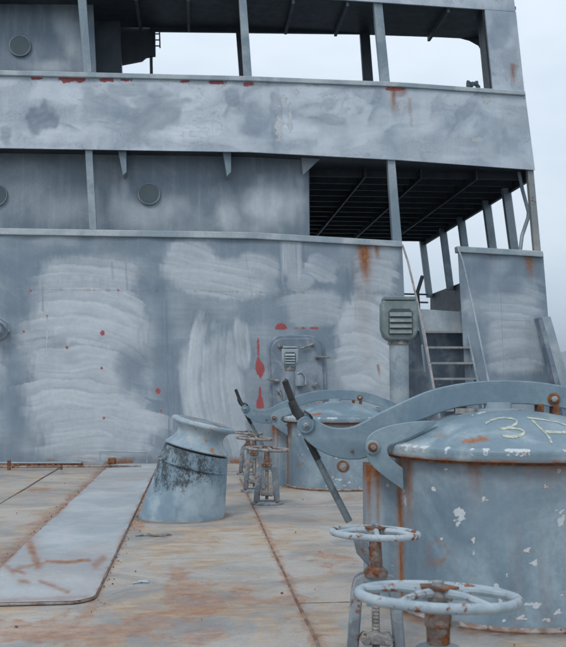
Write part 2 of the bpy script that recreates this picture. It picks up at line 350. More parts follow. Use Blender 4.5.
    # red-lead dots
    for cx, cy, r in [(102.5, 333, 3.2), (158, 391, 3.6), (67, 347.5, 2.2), (101.5, 368, 1.9), (104, 418, 1.9), (161, 411, 1.8), (31, 291, 1.6), (118, 290, 1.6), (24, 331.5, 1.8), (119, 290, 1.4), (47, 316, 1.6)]:
        red = np.maximum(red, np.clip(.5 + (r * .74 - np.hypot(px - cx, (py - cy) * .85)) / 2.6, 0, 1))
    # red half disc, dashed line, spindle and drip beside the door
    red = np.maximum(red, (1 - sst(4.5, 8, np.hypot(px - 281, (py - 329)))) * (py < 329.5))
    red = np.maximum(red, np.exp(-((py - 328.2) / 1.1) ** 2) * ((px > 286) & (px < 319)) * (.35 + .75 * sst(.4, .6, vn(px * .35, px * 0))) * sst(285, 306, px) * 1.3)
    wsp = np.interp(py, [336, 340, 352, 357, 362, 366, 370, 374, 378, 379], [0, 1.4, 1.6, 1, 3.4, 5.5, 5.2, 3.6, 1.2, 0]); cxs = np.interp(py, [336, 360, 368, 378], [258, 258.5, 260, 260.5])
    red = np.maximum(red, np.clip(.5 + (wsp * .9 - np.abs(px - cxs)) / 3.2, 0, 1) * ((py > 334) & (py < 381)))
    wsp = np.interp(py, [385, 388, 396, 400, 408, 409], [0, 1.6, 2.0, 4, 5.2, 0]); red = np.maximum(red, np.clip(.5 + (wsp * .85 - np.abs(px - 260)) / 3.2, 0, 1) * ((py > 385) & (py < 409)))
    for cx, cy, rx, ry in [(50, 233.5, 5, 2), (58, 234, 6, 1.6)]:
        m, _, _ = ell(px, py, cx, cy, rx, ry, 0, .4, .6, .3); red = np.maximum(red, m * .9)
    # rust runs
    def run(cx, y0, y1, wd, st):
        nonlocal rust
        c_ = cx + 3 * (fbm(py * .04, py * 0 + cx) - .5) + .06 * (py - y0)
        f = np.exp(-((px - c_) / (wd * (1 - .35 * np.clip((py - y0) / (y1 - y0), 0, 1)))) ** 2) * (1 - sst(y0 + .25 * (y1 - y0), y1, py)) * (py > y0 - 2)
        rust = np.maximum(rust, f * st)
    run(364, 236, 300, 7, 1.15); run(376, 238, 268, 3, .9); run(360, 260, 400, 9, .18); run(529, 252, 285, 5, .85); run(490, 250, 262, 2, .6); run(378, 366, 380, 1.2, .8)
    run(500, 249, 253, 8, .7)
    rust = np.maximum(rust, (1 - sst(0, 8, np.abs(py - 463))) * sst(.45, .62, fbm(px * .05, py * .2 + 9)) * .9)
    chip = np.maximum(chip, ell(px, py, 45, 356, 3, 2, 0)[0]); chip = np.maximum(chip, np.exp(-((px - 47) / .8) ** 2) * ((py > 298) & (py < 357)) * .9)
    return dict(wipe=wipe, dark=dark, red=red, rust=rust, chip=chip)
def band_attrs(WV):
    px, py = proj(WV); Z = np.zeros(len(px)); wipe = Z.copy(); dark = Z.copy(); red = Z.copy(); rust = Z.copy(); chip = Z.copy()
    for cx, cy, rx, ry, ang, st in [(42, 118, 17, 20, -25, .8), (105, 108, 34, 16, 15, .42), (150, 115, 40, 26, -35, .5), (130, 90, 30, 9, 0, .45), (232, 98, 10, 12, -30, .55), (258, 118, 18, 22, 20, .45), (276, 120, 8, 34, 0, .5),
                                   (330, 105, 10, 8, -30, .35), (377, 100, 7, 14, 20, .5), (465, 112, 8, 22, 40, .5), (436, 105, 6, 14, 25, .35), (332, 120, 18, 6, 10, .45), (500, 130, 8, 20, 0, .2), (398, 92, 12, 6, 0, .5), (5, 135, 8, 14, 0, .6), (500, 30, 12, 26, 0, .45), (510, 60, 10, 18, 0, .35)]:
        m, u, v = ell(px, py, cx, cy, rx, ry, ang, .75, .5, .09); dark = np.maximum(dark, 1.25 * sst(.1, .8, m) * st * (.45 + .5 * fbm(u * 2, v * 6)))
    for cx, cy, rx, ry, ang, st in [(75, 95, 22, 12, 20, .6), (60, 132, 40, 10, 0, .6), (190, 100, 28, 16, -20, .75), (190, 132, 45, 12, 0, .8), (300, 128, 30, 14, 0, .7), (310, 95, 20, 8, 0, .5), (420, 125, 30, 16, -10, .5), (360, 130, 22, 14, 0, .5), (490, 105, 22, 12, 20, .55), (110, 122, 26, 7, 15, .5)]:
        m, u, v = ell(px, py, cx, cy, rx, ry, ang, .6, .4); wipe = np.maximum(wipe, 1.2 * m * st * (.4 + .9 * fbm((v + .4 * u * u) * 6 + cx, u * 2)))
    wx = 1.6 * fbm(px * .02 + 9, py * .03 + 2); wy = 1.6 * fbm(px * .02 + 31, py * .03 + 7)
    g_ = fbm(px * .022 + wx, py * .045 + wy, 3); c5 = g_ * 9; saw = c5 - np.floor(c5); mk = sst(.45, .62, fbm(px * .02 + 50, py * .04 + 20))
    wipe = np.maximum(wipe, .45 * sst(.42, .62, g_) * (.6 + .8 * fbm(px * .1, py * .25)))
    dark = np.maximum(dark, .42 * saw ** 5 * mk * (.4 + vn(px * .35, py * .35)))
    # swept brush ridges, darker below each one
    for cx, cy, ln, ang in [(325, 118, 26, 8), (372, 112, 16, -60), (460, 118, 26, -48), (434, 108, 14, -55), (120, 124, 34, 12), (228, 106, 16, -62), (240, 100, 14, -70), (65, 124, 20, 15), (395, 125, 14, -20), (310, 104, 20, -10)]:
        a = R(ang); u = ((px - cx) * math.cos(a) + (py - cy) * math.sin(a)) / ln; v = (-(px - cx) * math.sin(a) + (py - cy) * math.cos(a)) - 4 * u * u
        dark = np.maximum(dark, .6 * np.clip(1 - np.abs(u) ** 3, 0, 1) * np.exp(-np.clip(v, 0, 99) / 4.5) * sst(-2, .6, v) * (.2 + 1.1 * fbm(u * 5 + cx, v * .3)))
    for cx, cy, rx, ry in [(75, 79.5, 14, 3.6), (107, 80, 9, 2.8), (216, 82, 9, 2.6), (184, 81, 6, 2), (248, 84, 7, 2.4), (38, 78.5, 6, 1.8), (126, 80, 5, 2), (395, 89, 9, 2)]:
        m, _, _ = ell(px, py, cx, cy, rx, ry, 0, .3, .7, .25); red = np.maximum(red, m)
    chip = .7 * sst(.6, .75, fbm(px * .12, py * .12 + 5)) * (1 - sst(78, 98, py - .03 * (px - 100))) * .8
    for cx, cy, rx, ry in [(283, 100, 5, 7), (290, 118, 3, 14), (279, 127, 5, 14), (487, 100, 5, 5), (402, 107, 4, 8), (262, 83, 10, 3), (170, 80, 18, 3), (477, 140, 10, 3), (296, 92, 4, 3), (411, 118, 2, 8)]:
        m, _, _ = ell(px, py, cx, cy, rx, ry, 0, .6, .7, .3); chip = np.maximum(chip, m * .82)
    for cx, y0, y1, wd, st in [(394, 84, 122, 3, .8), (402, 86, 100, 5, .6), (331, 83, 86, 12, .5), (410, 100, 125, 2, .4), (513, 66, 88, 2.5, .8), (250, 79, 88, 3, .4)]:
        rust = np.maximum(rust, st * np.exp(-((px - cx - 2 * (fbm(py * .06, py * 0 + cx) - .5)) / wd) ** 2) * ((py > y0 - 2)) * (1 - sst(y0 + .3 * (y1 - y0), y1, py)))
    return dict(wipe=wipe, dark=dark, red=red, rust=rust, chip=chip)

def inner_attrs(WV):
    px, py = proj(WV); wipe = np.zeros(len(px)); dark = wipe.copy(); rust = wipe.copy()
    for cx, cy, rx, ry, ang, st in [(268, 205, 38, 30, -20, .75), (230, 218, 14, 20, 0, .6), (150, 215, 50, 22, 0, .4), (60, 210, 40, 16, 0, .2), (125, 190, 6, 26, 0, .3), (70, 40, 14, 28, -20, .5), (50, 66, 24, 8, 0, .5), (300, 195, 6, 40, 0, .4), (-60, 200, 30, 20, 0, .5)]:
        m, u, v = ell(px, py, cx, cy, rx, ry, ang, .8, .45, .05); wipe = np.maximum(wipe, m * st * (.75 + .9 * fbm(px * .15, py * .03)))
    dark = (1 - sst(155, 180, py)) * .35 * (py > 120)
    return dict(wipe=wipe, dark=dark * 0, rust=rust)
# ================================================================== ship front
SH = thing('ship_superstructure', 'weathered blue-grey bridge front of a ship rising above the rusty deck', 'ship superstructure', (0, 14.4, 0))
MAIN_T = [(-170, 226), (0, 229), (250, 233), (402, 242)]
MAIN_B = [(-160, 468), (412, 468)]
wall = sheet(MAIN_T, MAIN_B, 560, 235, 0, .03, .05).build('front_bulkhead', 'wall', SH, attrs=wall_attrs, smooth=60)
wing = sheet([(458, 247), (543, 252)], [(470, 466), (560, 466)], 70, 150, 0, .03, .05).build('wing_bulwark', 'wall', SH, attrs=wall_attrs, smooth=60)
band = sheet([(-170, 68), (0, 71), (250, 77), (400, 83), (525, 92)], [(-170, 146), (0, 148), (250, 152), (400, 160), (535, 170)], 640, 80, -.02, .03, .05).build('upper_bulwark', 'band', SH, attrs=band_attrs, smooth=60)
sheet([(-170, 225), (0, 228), (250, 232), (402, 241)], [(-170, 231.5), (0, 234.5), (250, 238.5), (403, 247)], 60, 2, -.05, .16).build('cap_rail', 'rail', SH, bevel=.01)
sheet([(457, 246), (543, 251)], [(457.5, 252), (544, 257)], 20, 2, -.05, .16).build('cap_rail', 'rail', SH, bevel=.01)
sheet([(-170, 67), (0, 70), (250, 76), (400, 82), (525, 91)], [(-170, 72.2), (0, 75.2), (250, 80.8), (400, 86.8), (526, 95.2)], 60, 2, -.065, .16).build('cap_rail', 'rail', SH, bevel=.01)
# welded butts between the plates
def seam(pts, parent, th=.007, wd=1.0, mat='wseam'):
    Q = []
    for (x0, y0), (x1, y1) in zip(pts[:-1], pts[1:]):
        n = max(2, int(math.hypot(x1 - x0, y1 - y0) / 4)); Q += [(x0 + (x1 - x0) * k / n, y0 + (y1 - y0) * k / n) for k in range(n)]
    Q.append(pts[-1])
    P = [W(x, y, .05 * (float(fbm(x * .035, y * .03, 2)) - .5) + .003) for x, y in Q]; MB().tube(P, .0042 * wd, 6).build('weld_seam', mat, parent)
for x0, y0, x1, y1 in [(161, 236, 172, 455), (243, 236, 257, 330), (284, 240, 286, 322), (351, 240, 356, 320), (-40, 236, -30, 460)]:
    seam([(x0, y0), ((x0 + x1) / 2, (y0 + y1) / 2), (x1, y1)], wall)
seam([(x, 289 + .012 * x) for x in range(-165, 400, 30)], wall)
seam([(0, 315), (24, 316)], wall)
seam([(499, 257), (505, 400)], wing); seam([(465, 318), (548, 322)], wing)
# top lintel and right-hand corner panel
sheet([(-170, -95), (250, -93), (504, -83)], [(-170, -8), (240, -5), (346, 0), (384, 2.5), (515.5, 11.5)], 120, 20, 0, .03, .03).build('top_fascia', 'band', SH, attrs=band_attrs, smooth=60)
sheet([(485, 9.8), (516, 12)], [(493, 90), (524.5, 92)], 14, 40, -.004, .05).build('corner_panel', 'band', SH, attrs=band_attrs, smooth=60)
flat([(482, 9), (486, 9), (494, 90), (490, 90)], .05, .3).build('corner_jamb', 'under', SH)
# inner bulkheads
innerB = sheet([(-170, 140), (308, 146)], [(-170, 250), (310, 252)], 240, 60, .42, .04, .03).build('inner_bulkhead', 'inner', SH, smooth=60, attrs=inner_attrs)
innerC = sheet([(-170, -30), (92, -20)], [(-170, 90), (97, 90)], 130, 60, .5, .04, .03).build('inner_bulkhead', 'inner', SH, smooth=60, attrs=inner_attrs)
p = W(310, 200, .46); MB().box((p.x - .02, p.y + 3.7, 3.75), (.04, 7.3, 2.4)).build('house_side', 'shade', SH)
def porthole(px, py, r, off, par):
    c = W(px, py, off); mb = MB().lathe([(r, -.03), (r, .012), (r * .97, .02), (r * .90, .02), (r * .88, .0)], c, (0, -1, 0), 40)
    o = mb.build('porthole', 'panel', par)
    MB().lathe([(r * .89, 0), (r * .89, .012)], c, (0, -1, 0), 32).build('glass', 'glass', o)
porthole(149, 194, .185, .40, SH); porthole(-4, 195, .185, .40, SH); porthole(20, 46, .18, .48, SH)
# decks / ceilings
def ceiling(name, edge, off0, yb, dz, mat):
    mb = MB(); n = len(edge); f = [W(x, y, off0) for x, y in edge]
    b = [Vector((p.x, yb(p), p.z)) for p in f]; u = Vector((0, 0, dz))
    vs = f + b + [p + u for p in f] + [p + u for p in b]; fs = []
    for i in range(n - 1):
        fs += [(i, i + 1, n + i + 1, n + i), (2 * n + i, 3 * n + i, 3 * n + i + 1, 2 * n + i + 1), (i, 2 * n + i, 2 * n + i + 1, i + 1), (n + i, n + i + 1, 3 * n + i + 1, 3 * n + i)]
    fs += [(0, n, 3 * n, 2 * n), (n - 1, 3 * n - 1, 4 * n - 1, 2 * n - 1)]
    mb.add(vs, fs).build(name, mat, SH); return f
eB = [(x, np.interp(x, [-170, 0, 250, 400, 535], [145, 147, 151, 159, 169.5])) for x in (-170, -60, 0, 80, 160, 240, 310, 360, 400, 440, 480, 510, 533)]
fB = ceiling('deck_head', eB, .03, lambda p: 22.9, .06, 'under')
cz = lambda x: float(np.interp(x, [q.x for q in fB], [q.z for q in fB]))
xh, xs = W(310, 200, .5).x, fB[-1].x
for k in range(14):                      # transverse deck beams
    y = 15.55 + .54 * k
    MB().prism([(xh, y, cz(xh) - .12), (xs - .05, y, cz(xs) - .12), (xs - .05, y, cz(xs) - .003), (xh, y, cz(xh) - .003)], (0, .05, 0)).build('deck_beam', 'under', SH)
for x in (2.9, 3.9, 4.9):
    MB().prism([(x, 15.3, cz(x) - .18), (x, 22.7, cz(x) - .18), (x, 22.7, cz(x) - .006), (x, 15.3, cz(x) - .006)], (.035, 0, 0)).build('girder', 'under', SH)
MB().box((xs - .04, 19.1, cz(xs) - .09), (.06, 7.6, .2)).build('side_girder', 'under', SH)
# upper side bulwark, bridge wing side bulwark and lower deck
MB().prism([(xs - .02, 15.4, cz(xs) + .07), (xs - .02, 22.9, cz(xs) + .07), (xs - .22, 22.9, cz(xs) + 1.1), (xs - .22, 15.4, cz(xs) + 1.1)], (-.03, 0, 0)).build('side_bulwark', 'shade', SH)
pw = W(543, 252, .03); zf = 2.45
sb = MB().prism([(pw.x - .03, pw.y + .03, zf), (pw.x - .03, 22.9, zf), (pw.x - .03, 22.9, pw.z), (pw.x - .03, pw.y + .03, pw.z)], (.03, 0, 0)).build('side_bulwark', 'under', SH)
MB().box((-.6, 19.15, zf - .03), (2 * (pw.x - .05) + 1.1, 7.3, .06)).build('lower_deck_floor', 'under', SH)
for px in (512, 491, 464, 445, 424):     # pillars along the ship's side
    y = 15.2 * 338 / (px - 197)
    a = Vector((pw.x - .10, y, pw.z)); b = Vector((xs - .10, y, cz(xs) - .1)); h = .075
    MB().add([a + Vector((-h, 0, -.1)), a + Vector((h, 0, -.1)), b + Vector((h, 0, 0)), b + Vector((-h, 0, 0)), a + Vector((-h, .12, -.1)), a + Vector((h, .12, -.1)), b + Vector((h, .12, 0)), b + Vector((-h, .12, 0))],
             [(0, 1, 2, 3), (4, 7, 6, 5), (0, 4, 5, 1), (3, 2, 6, 7), (0, 3, 7, 4), (1, 5, 6, 2)]).build('side_pillar', 'post', SH)
flat([(527.5, 169), (533.5, 169.5), (541, 251), (534.5, 250.5)], .03, .1).build('corner_post', 'postrust', SH)
MB().tube([W(519, 172, .3), W(522.5, 190, .3), W(528.5, 212, .3), (W(528, 218, .3)), W(522, 236, .3), W(520, 252, .3)], .035, 8).build('bent_pipe', 'post', SH)
# front pillars
for q in ([(85, 148), (92, 148.5), (96.5, 229.5), (89.5, 229)], [(387.5, 159), (395, 159.5), (402, 242), (393, 241.5)]):
    flat(q, .03, .12).build('front_pillar', 'post', SH)
for q in ([(77, -9), (85.5, -9), (91.5, 72), (84, 72)], [(238.5, -6), (246, -6), (252, 77), (244, 76.5)], [(373.5, 1), (382, 1.5), (390, 82), (381, 81.5)]):
    flat(q, .04, .12).build('front_pillar', 'post', SH)
# gussets
for q in ([(118, 151), (126, 151), (126.5, 172), (123, 175)], [(223, 152), (231, 152), (231, 172), (227, 176)]):
    flat(q, .1, .3).build('bracket', 'post', SH)
flat([(301, 155), (323, 156), (303, 175)], .3, .04).build('bracket', 'post', SH)
# top room: ceiling, rear frame
eC = [(x, np.interp(x, [-170, 240, 346, 384, 525], [-9, -6, -1, 1.5, 10.5])) for x in (-170, -60, 0, 80, 160, 240, 300, 346, 384, 430, 480, 516)]
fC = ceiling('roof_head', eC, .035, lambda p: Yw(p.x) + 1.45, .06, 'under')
cc = lambda x: float(np.interp(x, [q.x for q in fC], [q.z for q in fC]))
for px in (137, 187, 288, 340, 437):
    x = W(px, 5, .7).x; y = Yw(x)
    MB().prism([(x, y + .06, cc(x) - .11), (x, y + 1.4, cc(x) - .11), (x, y + 1.4, cc(x) - .003), (x, y + .06, cc(x) - .003)], (.05, 0, 0)).build('roof_beam', 'shade', SH)
sheet([(150, 23), (360, 26), (490, 31)], [(150, 31), (360, 33.5), (490, 38)], 30, 2, 1.46, .06).build('rear_lintel', 'under', SH)
for q in ([(236, 30), (242, 30), (246, 84), (240, 84)], [(360, 30), (369.5, 30), (374, 90), (364, 90)], [(483, 30), (492, 30), (496, 100), (487, 100)]):
    flat(q, 1.4, .08).build('rear_pillar', 'under', SH)
flat([(455, 36), (488, 36), (489, 66), (486.5, 66), (484.5, 54), (479, 45), (470, 40)], 1.42, .05).build('corner_gusset', 'under', SH)
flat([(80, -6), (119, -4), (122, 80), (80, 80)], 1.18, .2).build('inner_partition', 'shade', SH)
flat([(119, 10), (155, 12), (155.5, 55), (146, 56.5), (142, 60), (121, 64)], 1.5, .1).build('stair_casing', 'under', SH)
flat([(149.5, 54), (152.5, 54), (153, 80), (150, 80)], 1.55, .05).build('stair_post', 'shade', SH)
rl = MB()
for y in (34, 40, 46): rl.tube([W(155, y, 1.6), W(159.5, y, 1.6)], .012, 6)
rl.tube([W(159.5, 31, 1.6), W(160, 48, 1.6)], .014, 6); rl.build('rung_rail', 'under', SH)
# rusty lump on the rail, upper right
mb = MB()
for k in range(7):
    a = k * .9; c = W(473 + 5 * math.cos(a), 87 - 4 * abs(math.sin(a * 1.3)), .03); mb.lathe([(.03, -.03), (.045, 0), (.02, .045)], c, (math.sin(a), .2, 1), 7)
mb.build('cleat', 'shade', SH)
# stair recess, platform edge, aft rails
flat([(405, 308), (466, 312), (466, 332), (405, 330)], .32, .5).build('platform_edge', 'rail', SH)
flat([(404, 330), (470, 332), (480, 466), (412, 466)], .62, .04).build('recess_plate', 'panel', SH)
MB().prism([W(406, 309, .03), W(412, 466, .03), W(412, 466, .63), W(406, 309, .63)], (-.02, 0, 0)).build('recess_cheek', 'panel', SH)
for y in (294, 302): MB().tube([W(403, y, 1.5), W(428, y + .5, 1.5)], .018, 6).build('guard_rail', 'shade', SH)
MB().tube([W(422.5, 276, 1.5), W(417.5, 292, 1.5), W(418.5, 309, 1.5)], .035, 8).build('guard_post', 'shade', SH)

# ------------------------------------------------------------------ watertight door
def rrect(px0, py0, px1, py1, r, n=6, sh=.05):
    P = []
    for cx, cy, a0 in ((px1 - r, py0 + r, -90), (px1 - r, py1 - r, 0), (px0 + r, py1 - r, 90), (px0 + r, py0 + r, 180)):
        for k in range(n + 1):
            a = R(a0 + 90 * k / n); x = cx + r * math.cos(a); y = cy + r * math.sin(a); P.append((x + sh * (y - py0), y))
    return P
flat(rrect(267, 335, 324, 447, 16), -.045, .045).build('door_coaming', 'door', SH, bevel=.012)
door = flat(rrect(270, 338, 321.5, 444, 14), -.085, .04).build('watertight_door', 'door', SH, bevel=.015)
def dog(px, py, dx, dy):
    c = W(px, py, -.09); o = MB().lathe([(.035, -.02), (.035, .03), (.02, .05)], c, (0, -1, 0), 12)
    e = W(px + dx, py + dy, -.13); o.tube([c + Vector((0, -.045, 0)), e], [.02, .013], 8); o.build('door_dog', 'bolt', door)
for a in ((279.5, 346, 8, 1), (312, 344.5, -11, 4), (317, 357, 13, .5), (277, 381, -10, -2), (279, 391, 5, 9), (314, 386, 4, -4), (318, 425, 9, 0)): dog(*a)
# small hooded lamp by the door
LP = thing('bulkhead_lamp', 'small hooded lamp fixed to the door behind the slim vent', 'lamp', W(300, 376, -.12))
c = W(300, 382, -.18)
MB().lathe([(.075, -.06), (.08, 0), (.075, .08), (.05, .13), (.01, .15)], c, (0, 0, 1), 16).build('lamp_body', 'door', LP)
MB().tube([c + Vector((-.05, -.05, .13)), c + Vector((.02, -.075, .17)), c + Vector((.08, -.05, .08)), c + Vector((.085, -.03, -.04))], .014, 8).build('lamp_guard', 'rail', LP)
LL = thing('wall_lamp', 'round pale fitting on the bulkhead at the left edge of the photo', 'lamp', W(0, 330, -.02))
MB().lathe([(.17, 0), (.17, .05), (.12, .08), (.12, .14), (.09, .2), (.03, .23)], W(-2, 330, -.005), (0, -1, 0), 24).build('lamp_base', 'door', LL)
MB().tube([W(-9, 322, -.2), W(0, 318, -.24), W(7.5, 323, -.2), W(9, 331, -.12)], .022, 8).build('lamp_guard', 'rail', LL)

# ------------------------------------------------------------------ inclined ladder
LD = thing('inclined_ladder', 'steep grey ship ladder with rusty treads beside the louvred vent', 'ladder', ground(440, 462))
def lad(px, py): return W(px, py, .25 - (py - 308) / 154 * .95)
def strg(p0, p1, parent=LD):
    a, b = lad(*p0), lad(*p1); d_ = (b - a).normalized(); n_ = Vector((0, 1, 0)); e = d_.cross(Vector((1, 0, 0))).normalized() * .07
    MB().prism([a + e, b + e, b - e, a - e], (.035, 0, 0)).build('stringer', 'post', parent)
strg((417, 312), (445, 462)); strg((460.5, 310), (492, 462))
for k in range(9):
    y = 331 + 15.6 * k
    if y > 455: break
    xl = np.interp(y, [312, 462], [417, 445]) + 1.5; xr = np.interp(y, [310, 462], [460.5, 492])
    a, b = lad(xl, y), lad(xr, y)
    MB().prism([a + Vector((0, -.09, 0)), b + Vector((0, -.09, 0)), b + Vector((0, .09, 0)), a + Vector((0, .09, 0))], (0, 0, -.035)).build('tread', 'postrust', LD)
def hr(pts, mat='post'): MB().tube([W(x, y, o) for x, y, o in pts], .018, 8).build('handrail', mat, LD)
hr([(402.5, 245, -.06), (408, 262, -.12), (424, 330, -.45), (434, 388, -.8), (441, 425, -1)], 'rail_rust')
hr([(457.5, 247, -.06), (463, 262, -.12), (478, 330, -.45), (488, 379, -.75), (496, 420, -1)])
MB().tube([W(480.5, 347, -.5), W(477, 372, -.45), W(484, 385, -.5)], .016, 8).build('rail_stanchion', 'post', LD)
MB().tube([W(422, 345, -.5), W(425, 372, -.4)], .016, 8).build('rail_stanchion', 'post', LD)
# leaning stay plate on the far right
ST = thing('leaning_stay_plate', 'pale flat steel stay leaning against the wing bulwark at the right edge', 'stay', W(575, 462, -.4))
flat([(542, 317), (550.5, 316.5), (592, 462), (582, 462)], -.35, .02).build('stay_web', 'rail', ST)
flat([(538.5, 318), (542.5, 317.3), (582.5, 462), (575, 462)], -.347, .22).build('stay_flange', 'panel', ST)

# ------------------------------------------------------------------ ventilators
def vent(name, label, px, depth, wpx, ytop, ybot, poler, mat, pmat):
    b = at(px, depth); V = thing(name, label, 'vent', b, -YAW)
    s_ = depth / F; hw = wpx / 2 * s_; zt = zat(ytop, depth); zb = zat(ybot, depth); h = zt - zb
    # pole
    MB().lathe([(poler * 1.5, 0), (poler * 1.5, .02), (poler, .025), (poler, zb + .02)], (0, 0, 0), seg=28).build('vent_pole', pmat, V, local=True)
    MB().lathe([(poler * 1.15, zb - .05), (poler * 1.15, zb + .01)], (0, 0, 0), seg=28).build('collar', 'farrust', V, local=True)
    # head: box with rounded lower corners
    o = [(-hw * .93, zt - .02), (-hw, zt - h * .12), (-hw, zb + h * .28), (-hw * .86, zb + h * .10), (-hw * .6, zb), (hw * .6, zb), (hw * .86, zb + h * .10), (hw, zb + h * .28), (hw, zt - h * .12), (hw * .93, zt - .02)]
    dp = hw * 1.5
    MB().prism([(x, -dp / 2, z) for x, z in o], (0, dp, 0)).build('vent_head', mat, V, local=True, bevel=hw * .12)
    MB().box((0, 0, zt), (hw * 1.75, dp * 1.08, h * .09)).build('cap', mat, V, local=True, bevel=.012)
    n = 4; z0, z1 = zb + h * .14, zb + h * .68
    MB().prism([(-hw * .66, -dp / 2 - .012, z0), (hw * .66, -dp / 2 - .012, z0), (hw * .66, -dp / 2 - .012, z1), (hw * .5, -dp / 2 - .012, z1 + h * .07), (-hw * .5, -dp / 2 - .012, z1 + h * .07), (-hw * .66, -dp / 2 - .012, z1)], (0, .02, 0)).build('louvre_panel', 'shade', V, local=True)
    for k in range(n):
        z = z0 + (z1 - z0) * (k + .5) / n; t = (z1 - z0) / n * .8
        MB().prism([(-hw * .6, -dp / 2 - .016, z + t * .5), (-hw * .6, -dp / 2 - .03 - t * .3, z - t * .42), (-hw * .6, -dp / 2 - .016, z - t * .3)], (hw * 1.2, 0, 0)).build('louvre', 'vent' if mat == 'vent' else mat, V, local=True)
    return V
vent('ventilator', 'tall ventilator with a green-grey louvred head on a thick pole beside the ladder', 399, 12.6, 36, 299.5, 341, .135, 'vent', 'pole')
vent('ventilator', 'small slim ventilator on a thin pole in front of the watertight door', 290, 13.1, 16.5, 347.5, 367, .075, 'pole', 'door')

# ------------------------------------------------------------------ cargo hatches
D1 = 5.25; S1 = D1 / F
C1 = at(505, D1)
def hs(px): return (px - 505) * S1
def hz_(py): return zat(py, D1)
def hatch_attrs(WV):
    P = WV.copy(); c, s_ = math.cos(-YAW), math.sin(-YAW)
    X = P[:, 0] * c - P[:, 1] * s_ + C1.x; Y = P[:, 0] * s_ + P[:, 1] * c + C1.y
    px, py = proj(np.stack([X, Y, P[:, 2]], 1)); front = (P[:, 1] < .05)
    Z = np.zeros(len(px)); rust = Z.copy(); chip = Z.copy(); red = Z.copy(); dark = Z.copy(); wipe = Z.copy()
    th = np.arctan2(P[:, 0], -P[:, 1])
    under = np.clip((.86 - P[:, 2]) / .86, 0, 1)
    amp = sst(.44, .60, fbm(th * 4 + 3, th * 0)) * .9 + .25 * (th > 0) * (th < 1.2)
    rust = np.exp(-under / (.05 + .10 * fbm(th * 14, th * 0 + 7))) * np.clip(amp, .25, 1.1)
    k = front
    rust = np.maximum(rust, k * np.exp(-((px - 400 - .01 * (py - 460)) / 3.2) ** 2) * .95)
    rust = np.maximum(rust, k * sst(512, 530, px) * (px < 700) * np.exp(-np.clip(py - 461, 0, 99) / (7 + 9 * fbm(px * .12, px * 0 + 2))) * (.55 + .8 * fbm(px * .08, px * 0 + 9)))
    rust = np.maximum(rust, k * np.exp(-((px - 409) / 4) ** 2) * (1 - sst(462, 560, py)) * .8)
    rust = np.maximum(rust, k * np.exp(-(np.abs(np.hypot((px - 437), (py - 552) * .95) - 10) / 1.2) ** 2) * .45)
    rust = np.maximum(rust, k * ell(px, py, 436, 562, 12, 6, 0, .8)[0] * .4)
    rust = np.maximum(rust, .10 * sst(.55, .7, fbm(th * 22, P[:, 2] * 1.2 + 4)) * sst(-.1, .7, under))
    for cx, cy, rx, ry in [(459, 514, 7, 9), (458, 525, 3, 5), (527, 550, 9, 5), (536, 561, 4, 6), (531, 566, 3, 6), (561, 519, 6, 10), (484, 498, 3, 4), (434, 488, 4, 3), (473, 540, 3, 4), (473, 552, 2, 3), (497, 590, 7, 8), (500, 602, 3, 6),
                           (519, 595, 3, 8), (536, 605, 6, 4), (555, 570, 3, 3), (563, 592, 3, 5), (546, 620, 8, 3), (558, 612, 5, 4), (445, 470, 2, 2), (508, 575, 3, 2), (404, 497, 4, 12), (560, 470, 6, 3), (520, 618, 12, 2)]:
        m, _, _ = ell(px, py, cx, cy, rx * 1.05, ry * 1.05, 0, .95, .9, .4); chip = np.maximum(chip, m * k * .92)
    for i in range(46):
        a = rng_h.rand() * 6.28; z = .9 * rng_h.rand() ** 1.8; rr = .006 + .012 * rng_h.rand()
        dd = np.hypot(((th - (a - 3.14)) * .64), (P[:, 2] - z)); chip = np.maximum(chip, (1 - sst(rr * .5, rr * 1.3, dd + rr * .8 * (fbm(P[:, 0] * 40, P[:, 2] * 40) - .5))) * .9)
    m, _, _ = ell(px, py, 470, 600, 50, 20, 0, .8, .3); wipe = m * .2 * k
    m, _, _ = ell(px, py, 500, 520, 40, 50, 0, .9, .3); wipe = np.maximum(wipe, m * .25 * k)
    return dict(rust=rust, chip=chip, dark=dark, wipe=wipe)
rng_h = np.random.RandomState(3)
def lid_attrs(WV):
    P = WV; r = np.hypot(P[:, 0], P[:, 1]); th = np.arctan2(P[:, 0], -P[:, 1])
    rim = np.exp(-((P[:, 2] - .854) / .010) ** 2)
    rust = rim * (.5 + .6 * sst(.4, .6, fbm(th * 10, th * 0)))
    rust = np.maximum(rust, ell(hp(P)[0], hp(P)[1], 475, 440, 16, 3, -6, .6, .8, .3)[0] * .9)
    rust = np.maximum(rust, ell(hp(P)[0], hp(P)[1], 441, 436, 9, 2, 0, .6, .8, .3)[0] * .5)
    chip = np.exp(-((r - .70) / .022) ** 2) * sst(.52, .62, fbm(th * 16 + 5, th * 0 + 2)) * 1.0 * (P[:, 2] > .89)
    x, y = hp(P)
    for cx, cy, rx, ry in [(437, 416, 6, 4), (430, 421, 3, 5), (490, 410, 22, 2), (440, 413, 10, 2)]:
        chip = np.maximum(chip, ell(x, y, cx, cy, rx, ry, -15, .6, .8, .3)[0] * .8)
    return dict(rust=rust, chip=chip)
def hp(P):
    c, s_ = math.cos(-YAW), math.sin(-YAW); X = P[:, 0] * c - P[:, 1] * s_ + C1.x; Y = P[:, 0] * s_ + P[:, 1] * c + C1.y
    return proj(np.stack([X, Y, P[:, 2]], 1))
H = thing('cargo_hatch', 'large round grey hatch marked 3P, nearest on the right', 'hatch', (0, 0, 0), group='round hatches with arched locking arms')
